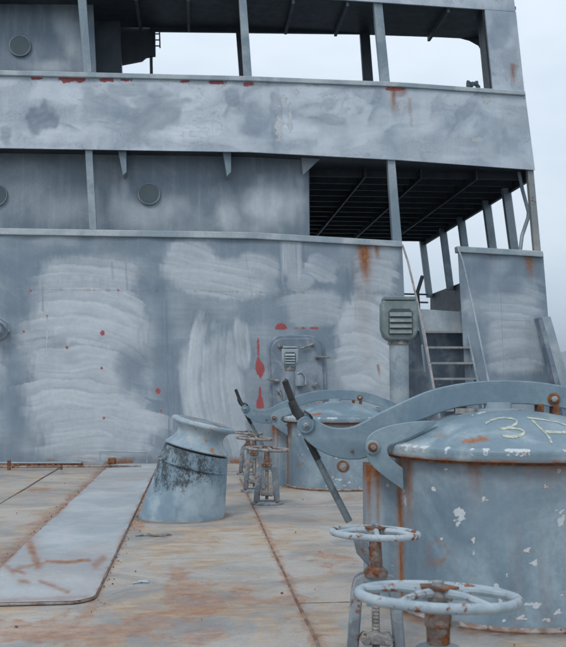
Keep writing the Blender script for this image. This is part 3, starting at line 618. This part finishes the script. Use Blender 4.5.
# body
SEG, NZ = 220, 60; mb = MB(); vs = []; fs = []
for j in range(NZ):
    z = .86 * j / (NZ - 1)
    for i in range(SEG):
        a = 2 * math.pi * i / SEG; rr = .642 + .006 * (float(vn(i * .09, j * .12)) - .5); vs.append((rr * math.cos(a), rr * math.sin(a), z))
for j in range(NZ - 1):
    for i in range(SEG): fs.append((j * SEG + i, j * SEG + (i + 1) % SEG, (j + 1) * SEG + (i + 1) % SEG, (j + 1) * SEG + i))
body = mb.add(vs, fs).build('hatch_body', 'hatch', H, attrs=hatch_attrs, smooth=60)
MB().lathe([(.66, 0), (.665, .012), (.65, .022), (.644, .028)], seg=64).build('base_weld', 'edge', body)
DOME = [(0.0, 1.10), (.12, 1.097), (.22, 1.087), (.32, 1.068), (.42, 1.038), (.50, 1.006), (.57, .972), (.62, .947), (.66, .930), (.70, .920), (.713, .915), (.718, .907), (.718, .862), (.714, .855), (.66, .852)]
pr = []
for (r0, z0), (r1, z1) in zip(DOME[:-1], DOME[1:]):
    k = max(2, int(math.hypot(r1 - r0, z1 - z0) / .012))
    pr += [(max(.002, r0 + (r1 - r0) * i / k), z0 + (z1 - z0) * i / k) for i in range(k)]
pr.append(DOME[-1])
lid = MB().lathe(pr, seg=220).build('hatch_lid', 'lid', H, attrs=lid_attrs, smooth=40)
# flange ring under the lid
MB().lathe([(.645, .835), (.69, .838), (.69, .853), (.645, .853)], seg=72).build('seat_ring', 'rust', body)
# hinge post
def post_attrs(WV):
    x = (WV[:, 0] - hs(381)) / ((hs(398) - hs(364)) / 2); z = WV[:, 2]
    rust = np.exp(-(.79 - z) / .16) * sst(.2, -.9, x) * 1.0 + np.exp(-((x - .93) / .12) ** 2) * .9 + np.exp(-(.79 - z) / .04) * .7 + .5 * sst(.5, .7, fbm(x * 3 + 2, z * .8)) 
    return dict(rust=rust, wipe=.5 * sst(.4, .6, fbm(x * 2.2, z * .7 + 5)), chip=.4 * sst(.6, .8, fbm(x * 4, z * 6)))
mb = MB(); q = []; hw_ = (hs(398) - hs(364)) / 2
for j in range(31):
    for i in range(49):
        u = i / 48 * 4; k = int(min(3, u)); f = u - k
        x, y = [(-1 + 2 * f, -1), (1, -1 + 2 * f), (1 - 2 * f, 1), (-1, 1 - 2 * f)][k]
        q.append((hs(381) + hw_ * x, .02 + .11 * y, .79 * j / 30))
mb.add(q, [(j * 49 + i, j * 49 + i + 1, (j + 1) * 49 + i + 1, (j + 1) * 49 + i) for j in range(30) for i in range(48)] + [tuple(range(30 * 49, 30 * 49 + 48))])
mb.build('hinge_post', 'hatch', H, attrs=post_attrs)
MB().box((-hs(381), .02, .395), (hs(398) - hs(364), .22, .79)).build('hinge_post', 'arm', H, bevel=.012)
# arm: a heavy curved plate
armu = [(297.5, 425), (299, 417), (305, 413), (312, 417), (322.5, 424), (333, 428), (349, 428), (362, 422.5), (375, 414.6), (391, 407), (410, 398), (433, 388.5), (469, 381.6), (505, 380), (541, 382), (577, 389.5), (600, 399), (619, 407), (635, 415), (648, 425), (654, 436)]
arml = [(652, 452), (640, 456), (632, 444), (620, 426), (588, 417), (566, 409), (542, 405.5), (516, 403.5), (469, 404.6), (443.7, 410.5), (422, 419), (400, 427), (386, 437), (378, 452), (363, 458.5), (350, 459.5), (338, 458), (322.5, 452.7), (309, 443.5), (301, 434)]
def smooth_poly(P, it=2):
    for _ in range(it):
        Q = []
        for i in range(len(P)):
            a, b = P[i], P[(i + 1) % len(P)]; Q += [(a[0] * .75 + b[0] * .25, a[1] * .75 + b[1] * .25), (a[0] * .25 + b[0] * .75, a[1] * .25 + b[1] * .75)]
        P = Q
    return P
def hsy(px, y): return ((px - CX) * (D1 + y) - (505 - CX) * D1) / F
def plate_at(poly, y0, y1, name, mat, par, flip=False):
    P = smooth_poly(poly, 2); return MB().prism([((-1 if flip else 1) * hsy(x, y0), y0, zat(y, D1 + y0)) for x, y in P], (0, y1 - y0, 0)).build(name, mat, par, bevel=.006, smooth=30)
def plate(poly, y0, y1, name, mat, par, bev=.006, it=2):
    P = smooth_poly(poly, it); return MB().prism([(hs(x), y0, hz_(y)) for x, y in P], (0, y1 - y0, 0)).build(name, mat, par, bevel=bev, smooth=30)
arm = plate(armu + arml, -.035, .03, 'locking_arm', 'arm', H)
claw = [(365.5, 448), (366, 438), (376, 430), (393, 424.6), (418, 421), (440, 421), (425, 430), (404, 440), (386, 445), (387, 456), (399, 466), (402, 468), (402, 470), (402.5, 487), (402, 490), (399.5, 488), (382, 475.5), (368, 463)]
lug = plate_at(claw, -.25, -.212, 'hinge_lug', 'arm', H)
MB().tube([(hsy(372, -.21), -.215, zat(447, D1 - .21)), (hs(372), .03, hz_(447))], .02, 12).build('hinge_pin', 'farrust', lug)
plate_at(claw, -.25, -.212, 'hinge_lug', 'arm', H, True)
def bolt(px, py, y, r, par, washer='rust'):
    c = Vector((hs(px), y, hz_(py)))
    o = MB().lathe([(r, 0), (r, .006), (r * .8, .008)], c, (0, -1, 0), 20).build('washer', washer, par)
    MB().lathe([(r * .55, 0), (r * .55, .022), (r * .3, .028)], c, (0, -1, 0), 6).build('bolt_head', 'bolt', par)
MB().lathe([(.040, 0), (.040, .012), (.034, .016)], (hsy(372, -.25), -.25, zat(447, D1 - .25)), (0, -1, 0), 24).build('pin_boss', 'arm', lug)
MB().lathe([(.027, 0), (.027, .022), (.02, .026)], (hsy(372, -.25), -.25, zat(447, D1 - .25)), (0, -1, 0), 16).build('washer', 'rust', lug)
MB().lathe([(.015, 0), (.015, .045), (.009, .05)], (hsy(372, -.25), -.25, zat(447, D1 - .25)), (0, -1, 0), 6).build('bolt_head', 'bolt', lug)
bolt(551, 399, -.036, .036, arm); bolt(638, 447, -.085, .03, arm); bolt(305.5, 424.6, -.05, .03, arm, 'arm'); bolt(351, 450, -.035, .01, arm)
MB().lathe([(.05, 0), (.05, .014), (.045, .018)], (hs(305.5), -.034, hz_(424.6)), (0, -1, 0), 24).build('pin_boss', 'arm', arm)
# boss and pads between arm and lid
MB().lathe([(.13, 1.085), (.13, 1.105), (.08, 1.11), (.08, 1.145)], (hs(497), 0, 0), seg=24).build('lid_boss', 'rail', lid)
for x in (538, 553): MB().box((hs(x), 0, 1.09), (.03, .09, .09)).build('lid_pad', 'rust', lid)
MB().box((hs(462), -.02, 1.095), (.10, .05, .03)).build('lid_pad', 'farrust', lid)
# toggle bar with black grip
bx = lambda px, py, y=.055: (hs(px), y, hz_(py))
TB = MB().tube([bx(302, 424), bx(309, 443), bx(330, 485), bx(349, 523)], [.018, .018, .021, .022], 14).build('toggle_bar', 'steel', H)
MB().tube([bx(307, 438), bx(318, 460)], .0215, 14).build('black_sleeve', 'black', TB)
MB().tube([bx(284, 380, .02), bx(285, 381, .02), bx(292, 400, .03), bx(300, 419, .04)], [.014, .020, .021, .022], 14).build('black_grip', 'black', TB)
MB().tube([bx(291.5, 401, -.02), bx(296, 411, -.02), bx(301, 417, -.02)], [.024, .028, .029], 12).build('grip_collar', 'black', TB)
MB().tube([bx(304, 411, -.04), bx(309, 414, -.06), bx(312, 418, -.05)], .007, 6).build('lanyard', 'black', TB)
# round blanking plate on the far side of the body is seen on the second hatch
a_ = math.atan2(hs(352), 1); 
cyl = lambda th, z: Vector((.64 * math.sin(th), -.64 * math.cos(th), z))
n_ = Vector((math.sin(.16), -math.cos(.16), 0))
# chalk writing 3P on the lid
def on_lid(px, py):
    r_ = ray(px, py); a = r_.copy(); lo, hi = 4.0, 6.0
    c, s_ = math.cos(YAW), math.sin(YAW)
    for t in np.linspace(4.0, 6.2, 1200):
        p = EYE + r_ * t - C1; x = p.x * c - p.y * s_; y = p.x * s_ + p.y * c; rr = math.hypot(x, y)
        if rr < .70 and p.z <= np.interp(rr, [q[0] for q in DOME[:10]], [q[1] for q in DOME[:10]]): return Vector((x, y, p.z + .004))
    return None
def chalk(pts, wd):
    for _ in range(3): pts = [pts[0]] + [q for a, b in zip(pts[:-1], pts[1:]) for q in ((a[0] * .75 + b[0] * .25, a[1] * .75 + b[1] * .25), (a[0] * .25 + b[0] * .75, a[1] * .25 + b[1] * .75))] + [pts[-1]]
    Q = []
    for (x0, y0), (x1, y1) in zip(pts[:-1], pts[1:]):
        for k in range(2): Q.append((x0 + (x1 - x0) * k / 8, y0 + (y1 - y0) * k / 8))
    Q.append(pts[-1]); P = [on_lid(*q) for q in Q]; P = [p for p in P if p]
    mb = MB(); vs = []
    for i, p in enumerate(P):
        t = (P[min(i + 1, len(P) - 1)] - P[max(i - 1, 0)]).normalized(); n = t.cross(Vector((0, 0, 1))).normalized() * wd * .72; n = Vector((n.x, n.y * 2.6, n.z * 2.2)) * (.8 + .3 * float(vn(i * .3, 2)))
        for sg in (-1, 1):
            q = p + n * sg; rr = math.hypot(q.x, q.y); q.z = float(np.interp(rr, [t_[0] for t_ in DOME[:10]], [t_[1] for t_ in DOME[:10]])) + .0022; vs.append(q)
    return mb.add(vs, [(2 * i, 2 * i + 1, 2 * i + 3, 2 * i + 2) for i in range(len(P) - 1)])
M3 = chalk([(486, 423.5), (493, 419.5), (503, 417.8), (513, 418.8), (518, 422), (514, 426), (506, 428.8), (499, 429.3)], .008)
M3b = chalk([(500, 429), (512, 428), (521, 429.5), (525.5, 432.5), (521, 436), (512, 437.5), (503, 436)], .0075)
MP = chalk([(532, 420.5), (541, 429), (549, 437), (551.5, 443.5)], .009); MPb = chalk([(527, 418), (540, 419.5), (556, 422), (568, 426), (572, 430), (566, 433), (554, 432.5), (545, 431.5)], .008)

# second hatch shares everything but the writing
H2 = copy_tree(H); H2['label'] = 'round grey hatch farther back, in front of the watertight door'
H2.location = at(338, 11.3); H2.rotation_euler = (0, 0, -YAW); H2.scale = (1, 1, .93)
H.location = C1; H.rotation_euler = (0, 0, -YAW)
CH = []
for m_ in (M3, M3b, MP, MPb): CH.append(m_)
al = MB()
for m_ in CH: al.add(m_.v, m_.f)
lid1 = [o for o in H.children if o.name.startswith('hatch_lid')][0]
al.build('chalk_marking', 'chalk', lid1, 'hand-chalked characters 3P', smooth=0)
# rusted ring on the second hatch's side
b2 = [o for o in H2.children if o.name.startswith('hatch_body')][0]
MB().lathe([(.072, -.01), (.072, .012), (.055, .02), (.05, .012)], cyl(.02, .31), (0, -1, 0), 20).build('drain_ring', 'rust', b2)
MB().lathe([(.05, -.01), (.05, .014)], cyl(.02, .31), (0, -1, 0), 20).build('drain_cap', 'farrust', b2)

# ------------------------------------------------------------------ valves with hand wheels
def valve(label, pos, rz, wr, wz, yt, hw, tr, spokes=5, gland=False, wmat='wheel', grp=None, tilt=(0, 0), ph=.3):
    V = thing('hand_wheel_valve', label, 'valve', pos, rz, grp)
    T = Matrix.Rotation(tilt[0], 3, 'X') @ Matrix.Rotation(tilt[1], 3, 'Y')
    def tp(p): return T @ Vector(p) + Vector((0, 0, wz))
    rim = [tp((wr * math.cos(a), wr * math.sin(a), 0)) for a in np.linspace(0, 2 * math.pi, 49)[:-1]]
    wh = MB().tube(rim, tr, 12, closed=True).build('hand_wheel', wmat, V, local=True)
    for k in range(spokes):
        a = 2 * math.pi * k / spokes + ph
        MB().tube([tp((.03 * math.cos(a), .03 * math.sin(a), .012)), tp((wr * .5 * math.cos(a), wr * .5 * math.sin(a), .014)), tp(((wr - tr * .5) * math.cos(a), (wr - tr * .5) * math.sin(a), 0))], [tr * 1.0, tr * .75, tr * .75], 8).build('spoke', wmat, wh, local=True)
    MB().lathe([(.042, -.016), (.046, 0), (.042, .016), (.03, .022)], tp((0, 0, .006)), T @ Vector((0, 0, 1)), 16).build('hub', 'farrust', wh, local=True)
    MB().lathe([(.06, .012), (.06, .018)], tp((0, 0, .010)), T @ Vector((0, 0, 1)), 5).build('lock_plate', 'rust', wh, local=True)
    MB().lathe([(.017, .018), (.017, .030), (.010, .033)], tp((0, 0, .010)), T @ Vector((0, 0, 1)), 6).build('hub_nut', 'bolt', wh, local=True)
    # spindle, threaded lower part
    prf = [(.017, .05), (.017, wz - .01)]
    MB().lathe(prf, seg=12).build('spindle', 'farrust', V, local=True)
    th = MB()
    for k in range(int((yt - .1) / .016)): th.lathe([(.017, 0), (.0205, .005), (.017, .010)], (0, 0, .08 + .016 * k), seg=10)
    th.build('thread', 'farrust', V, local=True)
    if gland:
        MB().lathe([(.032, yt + .0), (.034, yt + .05), (.038, yt + .055), (.038, yt + .105), (.030, yt + .112), (.026, yt + .13), (.022, yt + .135)], seg=8).build('gland_nut', 'crust', V, local=True)
        MB().lathe([(.088, yt - .05), (.088, yt - .028), (.066, yt - .012), (.038, yt + .004)], seg=24).build('bonnet', 'yoke', V, local=True)
        MB().box((.045, 0, yt + .06), (.03, .014, .014)).build('grease_nipple', 'bolt', V, local=True)
    else:
        MB().lathe([(.060, yt - .01), (.055, yt + .012), (.034, yt + .03), (.030, yt + .10), (.026, wz - .03)], seg=14).build('yoke_sleeve', 'crust', V, local=True)
    # yoke
    t = hw * .36 if hw < .09 else (.05 if tr < .0158 else .062)
    outp = [(-1.22 * hw, 0), (-1.0 * hw, yt - .07), (-.86 * hw, yt - .02), (-.6 * hw, yt), (.6 * hw, yt), (.86 * hw, yt - .02), (1.0 * hw, yt - .07), (1.22 * hw, 0)]
    inp = [(1.22 * hw - t, 0), (1.0 * hw - t, yt - .085), (.7 * hw - t * .6, yt - t * .8), (-.7 * hw + t * .6, yt - t * .8), (-1.0 * hw + t, yt - .085), (-1.22 * hw + t, 0)]
    MB().prism([(x, -.028, z) for x, z in outp + inp], (0, .056, 0)).build('yoke', 'yoke', V, local=True, bevel=.008)
    MB().lathe([(hw * 1.5, 0), (hw * 1.5, .022), (hw * 1.1, .03)], seg=24).build('base_flange', 'yoke', V, local=True)
    for k in range(4):
        a = math.pi / 4 + k * math.pi / 2
        MB().lathe([(.014, .02), (.014, .042), (.008, .048)], (hw * 1.3 * math.cos(a), hw * 1.3 * math.sin(a), 0), seg=6).build('flange_bolt', 'rust', V, local=True)
    cl = MB().prism([(x, -.05, yt * .28 + z) for x, z in [(-.078, 0), (-.06, .026), (-.03, .018), (0, .032), (.03, .018), (.06, .022), (.078, -.004), (.055, -.03), (0, -.022), (-.055, -.026)]], (0, .07, 0)).build('clamp', 'farrust', V, local=True, bevel=.006)
    for x in (-.048, .05): MB().lathe([(.017, 0), (.017, .018)], (x, -.05, yt * .28 - .002), (0, -1, 0), 6).build('clamp_bolt', 'bolt', cl, local=True)
    return V
p1 = at(374, 4.15); z1 = zat(533, 4.15)
V1 = valve('rusty valve with the smaller pale hand wheel, between the near hatch and the large wheel', p1, -YAW, 42 * 4.15 / F, z1, zat(573, 4.15), 24 * 4.15 / F, .0155, 5, ph=.9, tilt=(R(-2.6), R(2)), grp='near pair of hand wheel valves')
MB().prism([(-.10, -.01, z1 - .03), (-.085, -.01, z1 - .09), (-.03, -.01, z1 - .15), (-.02, -.01, z1 - .10), (-.04, -.01, z1 - .03)], (0, .02, 0)).build('clevis_plate', 'yoke', V1, local=True, bevel=.004)
V2 = valve('valve with the largest pale blue hand wheel, nearest the camera at the bottom right', at(435, 2.6), -YAW - .1, 77 * 2.6 / F, zat(596, 2.6), zat(645, 2.6), .085, .0145, 5, gland=True, ph=.35, tilt=(R(-4.8), R(1.5)), grp='near pair of hand wheel valves')
V3 = valve('old valve with a thin rusty wheel, front one of three beside the far hatch', at(267, 9.5), -YAW, 21 * 9.5 / F, zat(449, 9.5), zat(465, 9.5), .115, .016, 4, wmat='farrust', grp='row of rusty valves by the far hatch', tilt=(0, R(3)))
V4 = copy_tree(V3); V4['label'] = 'rusty valve in the middle of the row of three beside the far hatch'; V4.location = at(254.5, 10.6); V4.scale = (.92, .92, 1.08)
V5 = copy_tree(V3); V5['label'] = 'rearmost rusty valve of three, closest to the bulkhead'; V5.location = at(248, 12.6); V5.scale = (.9, .9, 1.0)

# ------------------------------------------------------------------ roller bollard
DB = 8.6; SB = DB / F; B0 = at(183, DB)
B = thing('mooring_bollard', 'slanted grey mooring bollard with a waisted roller head and black scuffs', 'bollard', B0, -YAW)
def bxz(px, py): return (px - 183) * SB, zat(py, DB)
n = 48; vs = []; rows = 16
xt, zt = bxz(197, 450.5)
for j in range(rows + 1):
    t = j / rows
    for k in range(n):
        a = 2 * math.pi * k / n
        bxp = .405 * math.cos(a); byp = .37 * math.sin(a)
        tx = xt + .298 * math.cos(a); tz = zt - .075 * math.cos(a) * 1.0; ty = .29 * math.sin(a)
        vs.append((bxp * (1 - t) + tx * t, byp * (1 - t) + ty * t, 0 * (1 - t) + tz * t))
fs = [(j * n + k, j * n + (k + 1) % n, (j + 1) * n + (k + 1) % n, (j + 1) * n + k) for j in range(rows) for k in range(n)] + [tuple(range(rows * n, rows * n + n))]
MB().add(vs, fs).build('pedestal', 'bollard', B, local=True)
ax = Vector((.25, 0, 1)).normalized(); o_ = Vector((xt, 0, zt))
MB().lathe([(.27, -.005), (.27, .022)], o_, ax, 40).build('gap_ring', 'black', B, local=True)
MB().lathe([(.325, -.152), (.334, -.147), (.334, -.137), (.32, -.132)], o_, ax, 48).build('weld_ring', 'bollard', B, local=True)
MB().lathe([(.302, .02), (.305, .03), (.285, .055), (.245, .095), (.225, .135), (.225, .17), (.24, .20), (.27, .228), (.298, .238), (.305, .25), (.303, .268), (.285, .280), (.20, .288), (.19, .28), (.05, .284)], o_, ax, 56).build('roller', 'spool', B, local=True)
MB().lathe([(.25, .284), (.245, .288), (.10, .29)], o_, ax, 40).build('roller_cap', 'yoke', B, local=True)

# ================================================================== deck
def deck_attrs(WV):
    px, py = proj(WV); ok = WV[:, 1] > 1.5
    dk = np.zeros(len(px)); rust = np.zeros(len(px)); tan = .5 + .5 * sst(.38, .6, fbm(WV[:, 0] * .9 + 3, WV[:, 1] * .35))
    for cx, cy, rx, ry, ang, st in [(190, 598, 34, 26, 20, .85), (235, 595, 40, 12, 0, .45), (60, 633, 90, 14, 0, .9), (150, 622, 60, 14, -12, .8), (200, 635, 40, 20, 0, .45), (85, 610, 40, 10, -10, .3), (270, 600, 60, 8, 0, .35), (350, 500, 14, 40, 0, .2),
                                    (104, 575, 14, 10, 0, .8), (138, 520, 8, 26, 20, .6), (40, 490, 16, 4, 0, .8), (75, 462, 45, 3, 0, 1.0), (230, 530, 20, 3, 0, .6), (300, 520, 30, 5, 0, .5), (320, 560, 40, 10, 0, .5), (300, 600, 60, 40, 0, .2)]:
        m, _, _ = ell(px, py, cx, cy, rx, ry, ang, .8, .5, .05); rust = np.maximum(rust, m * st * ok)
    for c_, r0 in ((C1, .66), (at(338, 11.3), .66), (B0, .41)):  # contact shade at hatch and bollard feet, painted as dark and rust-brown rings
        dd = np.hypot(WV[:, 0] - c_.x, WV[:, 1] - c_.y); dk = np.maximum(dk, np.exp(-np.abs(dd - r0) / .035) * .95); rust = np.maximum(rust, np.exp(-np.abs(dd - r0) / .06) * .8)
    xl0 = ground(87, 485).x; rust = np.maximum(rust, np.exp(-np.clip(xl0 - WV[:, 0], 0, 9) / .10) * (WV[:, 0] < xl0 + .05) * (.7 + .5 * fbm(WV[:, 0] * 5, WV[:, 1] * 2)) * (WV[:, 1] > 5))
    # dirt trapped along the raised plate
    x0 = ground(148, 485).x
    rust = np.maximum(rust, np.exp(-np.abs(WV[:, 0] - x0) / .05) * .75)
    rust = np.maximum(rust, np.exp(-np.abs(WV[:, 0] - ground(290, 586).x) / .04) * .7 * (WV[:, 1] < 12))
    tan = np.maximum(tan, ok * (.45 * sst(540, 640, py) + .9 * (px > 250)) * sst(.3, .6, fbm(WV[:, 0] * 1.6, WV[:, 1] * .6)))
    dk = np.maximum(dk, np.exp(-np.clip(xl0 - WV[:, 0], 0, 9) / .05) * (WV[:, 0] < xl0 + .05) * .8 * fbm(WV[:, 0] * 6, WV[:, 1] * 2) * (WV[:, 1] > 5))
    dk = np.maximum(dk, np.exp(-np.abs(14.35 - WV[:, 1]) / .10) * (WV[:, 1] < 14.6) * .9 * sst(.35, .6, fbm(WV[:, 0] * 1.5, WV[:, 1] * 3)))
    return dict(rust=rust, tan=tan, dark=dk)
nx, ny = 230, 420; xs_ = np.linspace(-6.4, 6.4, nx); ys_ = np.concatenate([np.linspace(-6, 3, 60)[:-1], np.linspace(3, 24.2, ny - 59)])
vs = [(x, y, .012 * (float(h) - .5) if y < 14 else 0) for y in ys_ for x, h in zip(xs_, fbm(xs_ * .5, xs_ * 0 + y * .5, 2))]
fs = [(j * nx + i, j * nx + i + 1, (j + 1) * nx + i + 1, (j + 1) * nx + i) for j in range(len(ys_) - 1) for i in range(nx - 1)]
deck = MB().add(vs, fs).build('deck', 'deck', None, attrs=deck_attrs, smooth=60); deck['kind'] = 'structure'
hu = MB().prism([(-6.5, -7, -.03), (-5.6, -7, -6.4), (5.6, -7, -6.4), (6.5, -7, -.03)], (0, 60, 0)).build('hull', 'wall', None, attrs=lambda v: {}); hu['kind'] = 'structure'
# welded butts in the deck plating
def dseam(a, b, r=.012, par=deck, y1=None):
    P = [Vector(a).lerp(Vector(b), k / 30) for k in range(31)]
    P = [p + Vector((.012 * (float(vn(p.y * 2, 3)) - .5), 0, -.002 + .006 * (float(vn(p.y * 3, 8)) - .5))) for p in P]
    MB().tube(P, r, 6).build('weld_seam', 'seam', par)
xa = ground(290, 586).x; dseam((xa, 3.0, 0), (xa, 12.0, 0), .011)
xb = ground(46, 476).x; dseam((xb, 4, 0), (xb, 14.2, 0), .012)
for y in (5.2, 9.2, 13.0): dseam((xb if y > 6 else xa, y, 0), (5.5 if y > 6 else 3.5, y, 0), .006)
# raised plate walkway
xr_ = ground(148, 485, .03).x; xl_ = ground(87, 485, .03).x; yf = ground(60, 600, .03).y; yb_ = 14.2
rc = .16; out_ = [(xr_, yb_), (xl_, yb_)]
for k in range(7): a = R(180 + 90 * k / 6); out_.append((xl_ + rc + rc * math.cos(a), yf + rc + rc * math.sin(a)))
for k in range(7): a = R(270 + 90 * k / 6); out_.append((xr_ - rc + rc * math.cos(a), yf + rc + rc * math.sin(a)))
PT = thing('raised_deck_plate', 'long raised pale steel plate with rusty edges running along the deck at left', 'deck plate', (0, yf, 0))
MB().prism([(x, y, .004) for x, y in out_], (0, 0, .015)).build('plate_edge', 'edge', PT, bevel=.004)
nxp, nyp = 40, 360; vs = []
for j in range(nyp):
    t = j / (nyp - 1); y = yf + .006 + (yb_ - yf - .01) * t ** 1.5; ins = 0
    if y < yf + rc: ins = rc - math.sqrt(max(0, rc * rc - (yf + rc - y) ** 2))
    for i in range(nxp):
        u = i / (nxp - 1); x = (xl_ + .006 + ins) * (1 - u) + (xr_ - .006 - ins) * u; vs.append((x, y, .0225))
fs = [(j * nxp + i, j * nxp + i + 1, (j + 1) * nxp + i + 1, (j + 1) * nxp + i) for j in range(nyp - 1) for i in range(nxp - 1)]
def plate_attrs(WV):
    px, py = proj(WV); rust = np.zeros(len(px)); dark = rust.copy(); chip = rust.copy(); wipe = .35 * fbm(WV[:, 0] * 3, WV[:, 1] * 1.5)
    def line(pts, wd, st):
        nonlocal rust
        for (x0, y0), (x1, y1) in zip(pts[:-1], pts[1:]):
            dx, dy = x1 - x0, y1 - y0; t = np.clip(((px - x0) * dx + (py - y0) * dy) / (dx * dx + dy * dy), 0, 1)
            d_ = np.hypot(px - x0 - t * dx, (py - y0 - t * dy)) + 3.4 * (fbm(px * .12, py * .3) - .5); rust = np.maximum(rust, st * (.55 + .6 * fbm(px * .15, py * .2)) * (1 - sst(wd * .1, wd * 2.4, d_)))
            rust = np.maximum(rust, .30 * st * (1 - sst(0, wd * 6, d_)) * (.4 + fbm(px * .1, py * .5)))
    line([(29, 541), (33, 553), (38, 565)], 3.2, .9); line([(46, 561), (70, 562), (89, 560)], 1.4, .95); line([(8, 569), (24, 573)], 1.4, .8); line([(40, 581), (68, 592)], 1.6, .8); line([(3, 563), (14, 574)], 1.8, .7)
    line([(18, 568), (45, 563)], 1.4, .7); line([(20, 581), (28, 582)], 1.6, .8); line([(95, 566), (103, 558)], 3, .8); line([(0, 600), (90, 597)], 1.6, .5)
    m, _, _ = ell(px, py, 60, 590, 60, 5, 0, .8, .4); red = m * 0
    edge = np.minimum(np.abs(WV[:, 0] - xr_), np.abs(WV[:, 0] - xl_)); rust = np.maximum(rust, np.exp(-edge / .02) * sst(.4, .6, fbm(WV[:, 1] * 3, WV[:, 0] * 3)) * .9)
    rust = np.maximum(rust, .16 * sst(.5, .72, fbm(WV[:, 0] * 2, WV[:, 1] * .8 + 4)))
    return dict(rust=rust, wipe=wipe)
MB().add(vs, fs).build('plate_top', 'plate', PT, attrs=plate_attrs)
# dirt strip along the plate's left side is loose scale
mb = MB(); rr_ = random.Random(5)
for k in range(170):
    side = rr_.random() < .6; x = (xl_ - abs(rr_.gauss(0, .05)) - .01) if side else (xr_ + abs(rr_.gauss(0, .03)) + .01); y = yf + (yb_ - yf) * rr_.random()
    q = .002 + .005 * rr_.random() ** 2; a = rr_.random() * 3
    mb.box((x, y, .006), (q * 1.6, q, .006), Matrix.Rotation(a, 3, 'Z'))
for k in range(120):
    x = rr_.uniform(-3.4, 3); y = rr_.uniform(3, 14) ; q = .002 + .007 * rr_.random() ** 3
    mb.box((x, y, .008), (q * 1.8, q, .008), Matrix.Rotation(rr_.random() * 3, 3, 'Z'))
for k in range(420):
    x = rr_.uniform(-2.75, -1.75); y = 14.3 - abs(rr_.gauss(0, .07)); q = .008 + .02 * rr_.random()
    mb.box((x, y, .01 + .02 * rr_.random()), (q * 2.2, q, .02), Matrix.Rotation(rr_.random() * 3, 3, 'Z'))
o = mb.build('rust_scale', 'rust', None, smooth=0); o['kind'] = 'stuff'; o['label'] = 'loose rust flakes scattered over the deck and along the raised plate'
# pipe along the foot of the bulkhead
yp = ground(60, 469.5).y; zp = .045
PI_ = thing('deck_pipe', 'thin rusty pipe lying along the foot of the bulkhead on the left', 'pipe', (ground(0, 469).x, yp, 0))
xp0, xp1 = ground(-60, 469).x, ground(141, 469).x
MB().tube([(xp0, yp, zp), (ground(40, 469).x, yp, zp), (xp1, yp + .06, zp - .01)], .017, 10).build('pipe_run', 'edge', PI_)
MB().tube([(xp0, yp + .16, zp + .05), (ground(80, 469).x, yp + .16, zp + .04)], .014, 10).build('pipe_run', 'rail', PI_)
xj = ground(11, 469).x; MB().box((xj, yp, .07), (.045, .06, .14)).build('pipe_clip', 'rust', PI_, bevel=.006)
for px in (62, 110): MB().box((ground(px, 469).x, yp, .03), (.03, .05, .06)).build('pipe_clip', 'rust', PI_)
WR = thing('low_wire_frame', 'low thin rectangular rail frame at the foot of the bulkhead behind the raised plate', 'rail', ground(120, 463))
MB().tube([W(100, 462, -.12), W(100, 451, -.12), W(146, 452, -.12), W(147, 463, -.12)], .011, 8).build('frame_bar', 'rail', WR)
MB().box(W(112, 461, -.25) + Vector((0, 0, .0)), (.12, .12, .10)).build('rusty_foot', 'rust', WR, bevel=.02)
# bits lying on the deck
def scrap(px, py, ln, mat, name, label, cat, n=4):
    c = ground(px, py, .012); mb = MB(); r_ = random.Random(int(px))
    for k in range(n):
        a = r_.uniform(-.5, .5); d_ = Vector((math.cos(a), math.sin(a), .08 * r_.random())); p = c + Vector((r_.uniform(-ln, ln) * .5, r_.uniform(-.05, .05), 0)); mb.tube([p - d_ * ln * .3, p, p + d_ * ln * .3], .006, 5)
    tag(mb.build(name, mat, None), label, cat)
scrap(152, 535.5, .22, 'farrust', 'twig_litter', 'brownish twigs lying on the deck just below the bollard', 'litter', 7)
scrap(137, 581, .10, 'rail', 'white_scrap', 'small white scrap on the deck right of the raised plate', 'litter', 3)
# sea, far shore
sea = MB().add([(-9000, -9000, -6), (9000, -9000, -6), (9000, 12000, -6), (-9000, 12000, -6)], [(0, 1, 2, 3)]).build('water', 'sea', None); sea['kind'] = 'structure'
vs = []; nh = 160
for i in range(nh):
    x = -2500 + 6500 * i / (nh - 1); h = 10 + 330 * float(fbm(np.array([x * .0012 + 5]), np.array([.3]))[0]) * float(sst(500, 2900, np.array([x]))[0]) + 20
    for dy, k in ((-500, 0), (-250, .62), (0, 1.0), (600, 0)): vs.append((x, 6000 + dy + 60 * float(vn(x * .01, dy)), -6.5 + h * k * (.93 + .14 * float(vn(x * .012, dy * .1)))))
fs = [(i * 4 + k, (i + 1) * 4 + k, (i + 1) * 4 + k + 1, i * 4 + k + 1) for i in range(nh - 1) for k in range(3)]
hl = MB().add(vs, fs).build('far_hill', 'hill', None, smooth=60); hl['kind'] = 'structure'
# sea haze
hm = bpy.data.materials.new('haze_air'); hm.use_nodes = True; t_ = hm.node_tree; t_.nodes.clear()
o_ = t_.nodes.new('ShaderNodeOutputMaterial'); v_ = t_.nodes.new('ShaderNodeVolumePrincipled'); v_.inputs['Color'].default_value = (.80, .90, 1, 1); v_.inputs['Density'].default_value = .00022
v_.inputs['Anisotropy'].default_value = .2
t_.links.new(v_.outputs[0], o_.inputs['Volume'])
hzb = MB().box((0, 1500, 197), (19000, 22000, 410)).build('haze', hm, None, smooth=0); hzb['kind'] = 'stuff'; hzb['label'] = 'thin sea haze over the water'
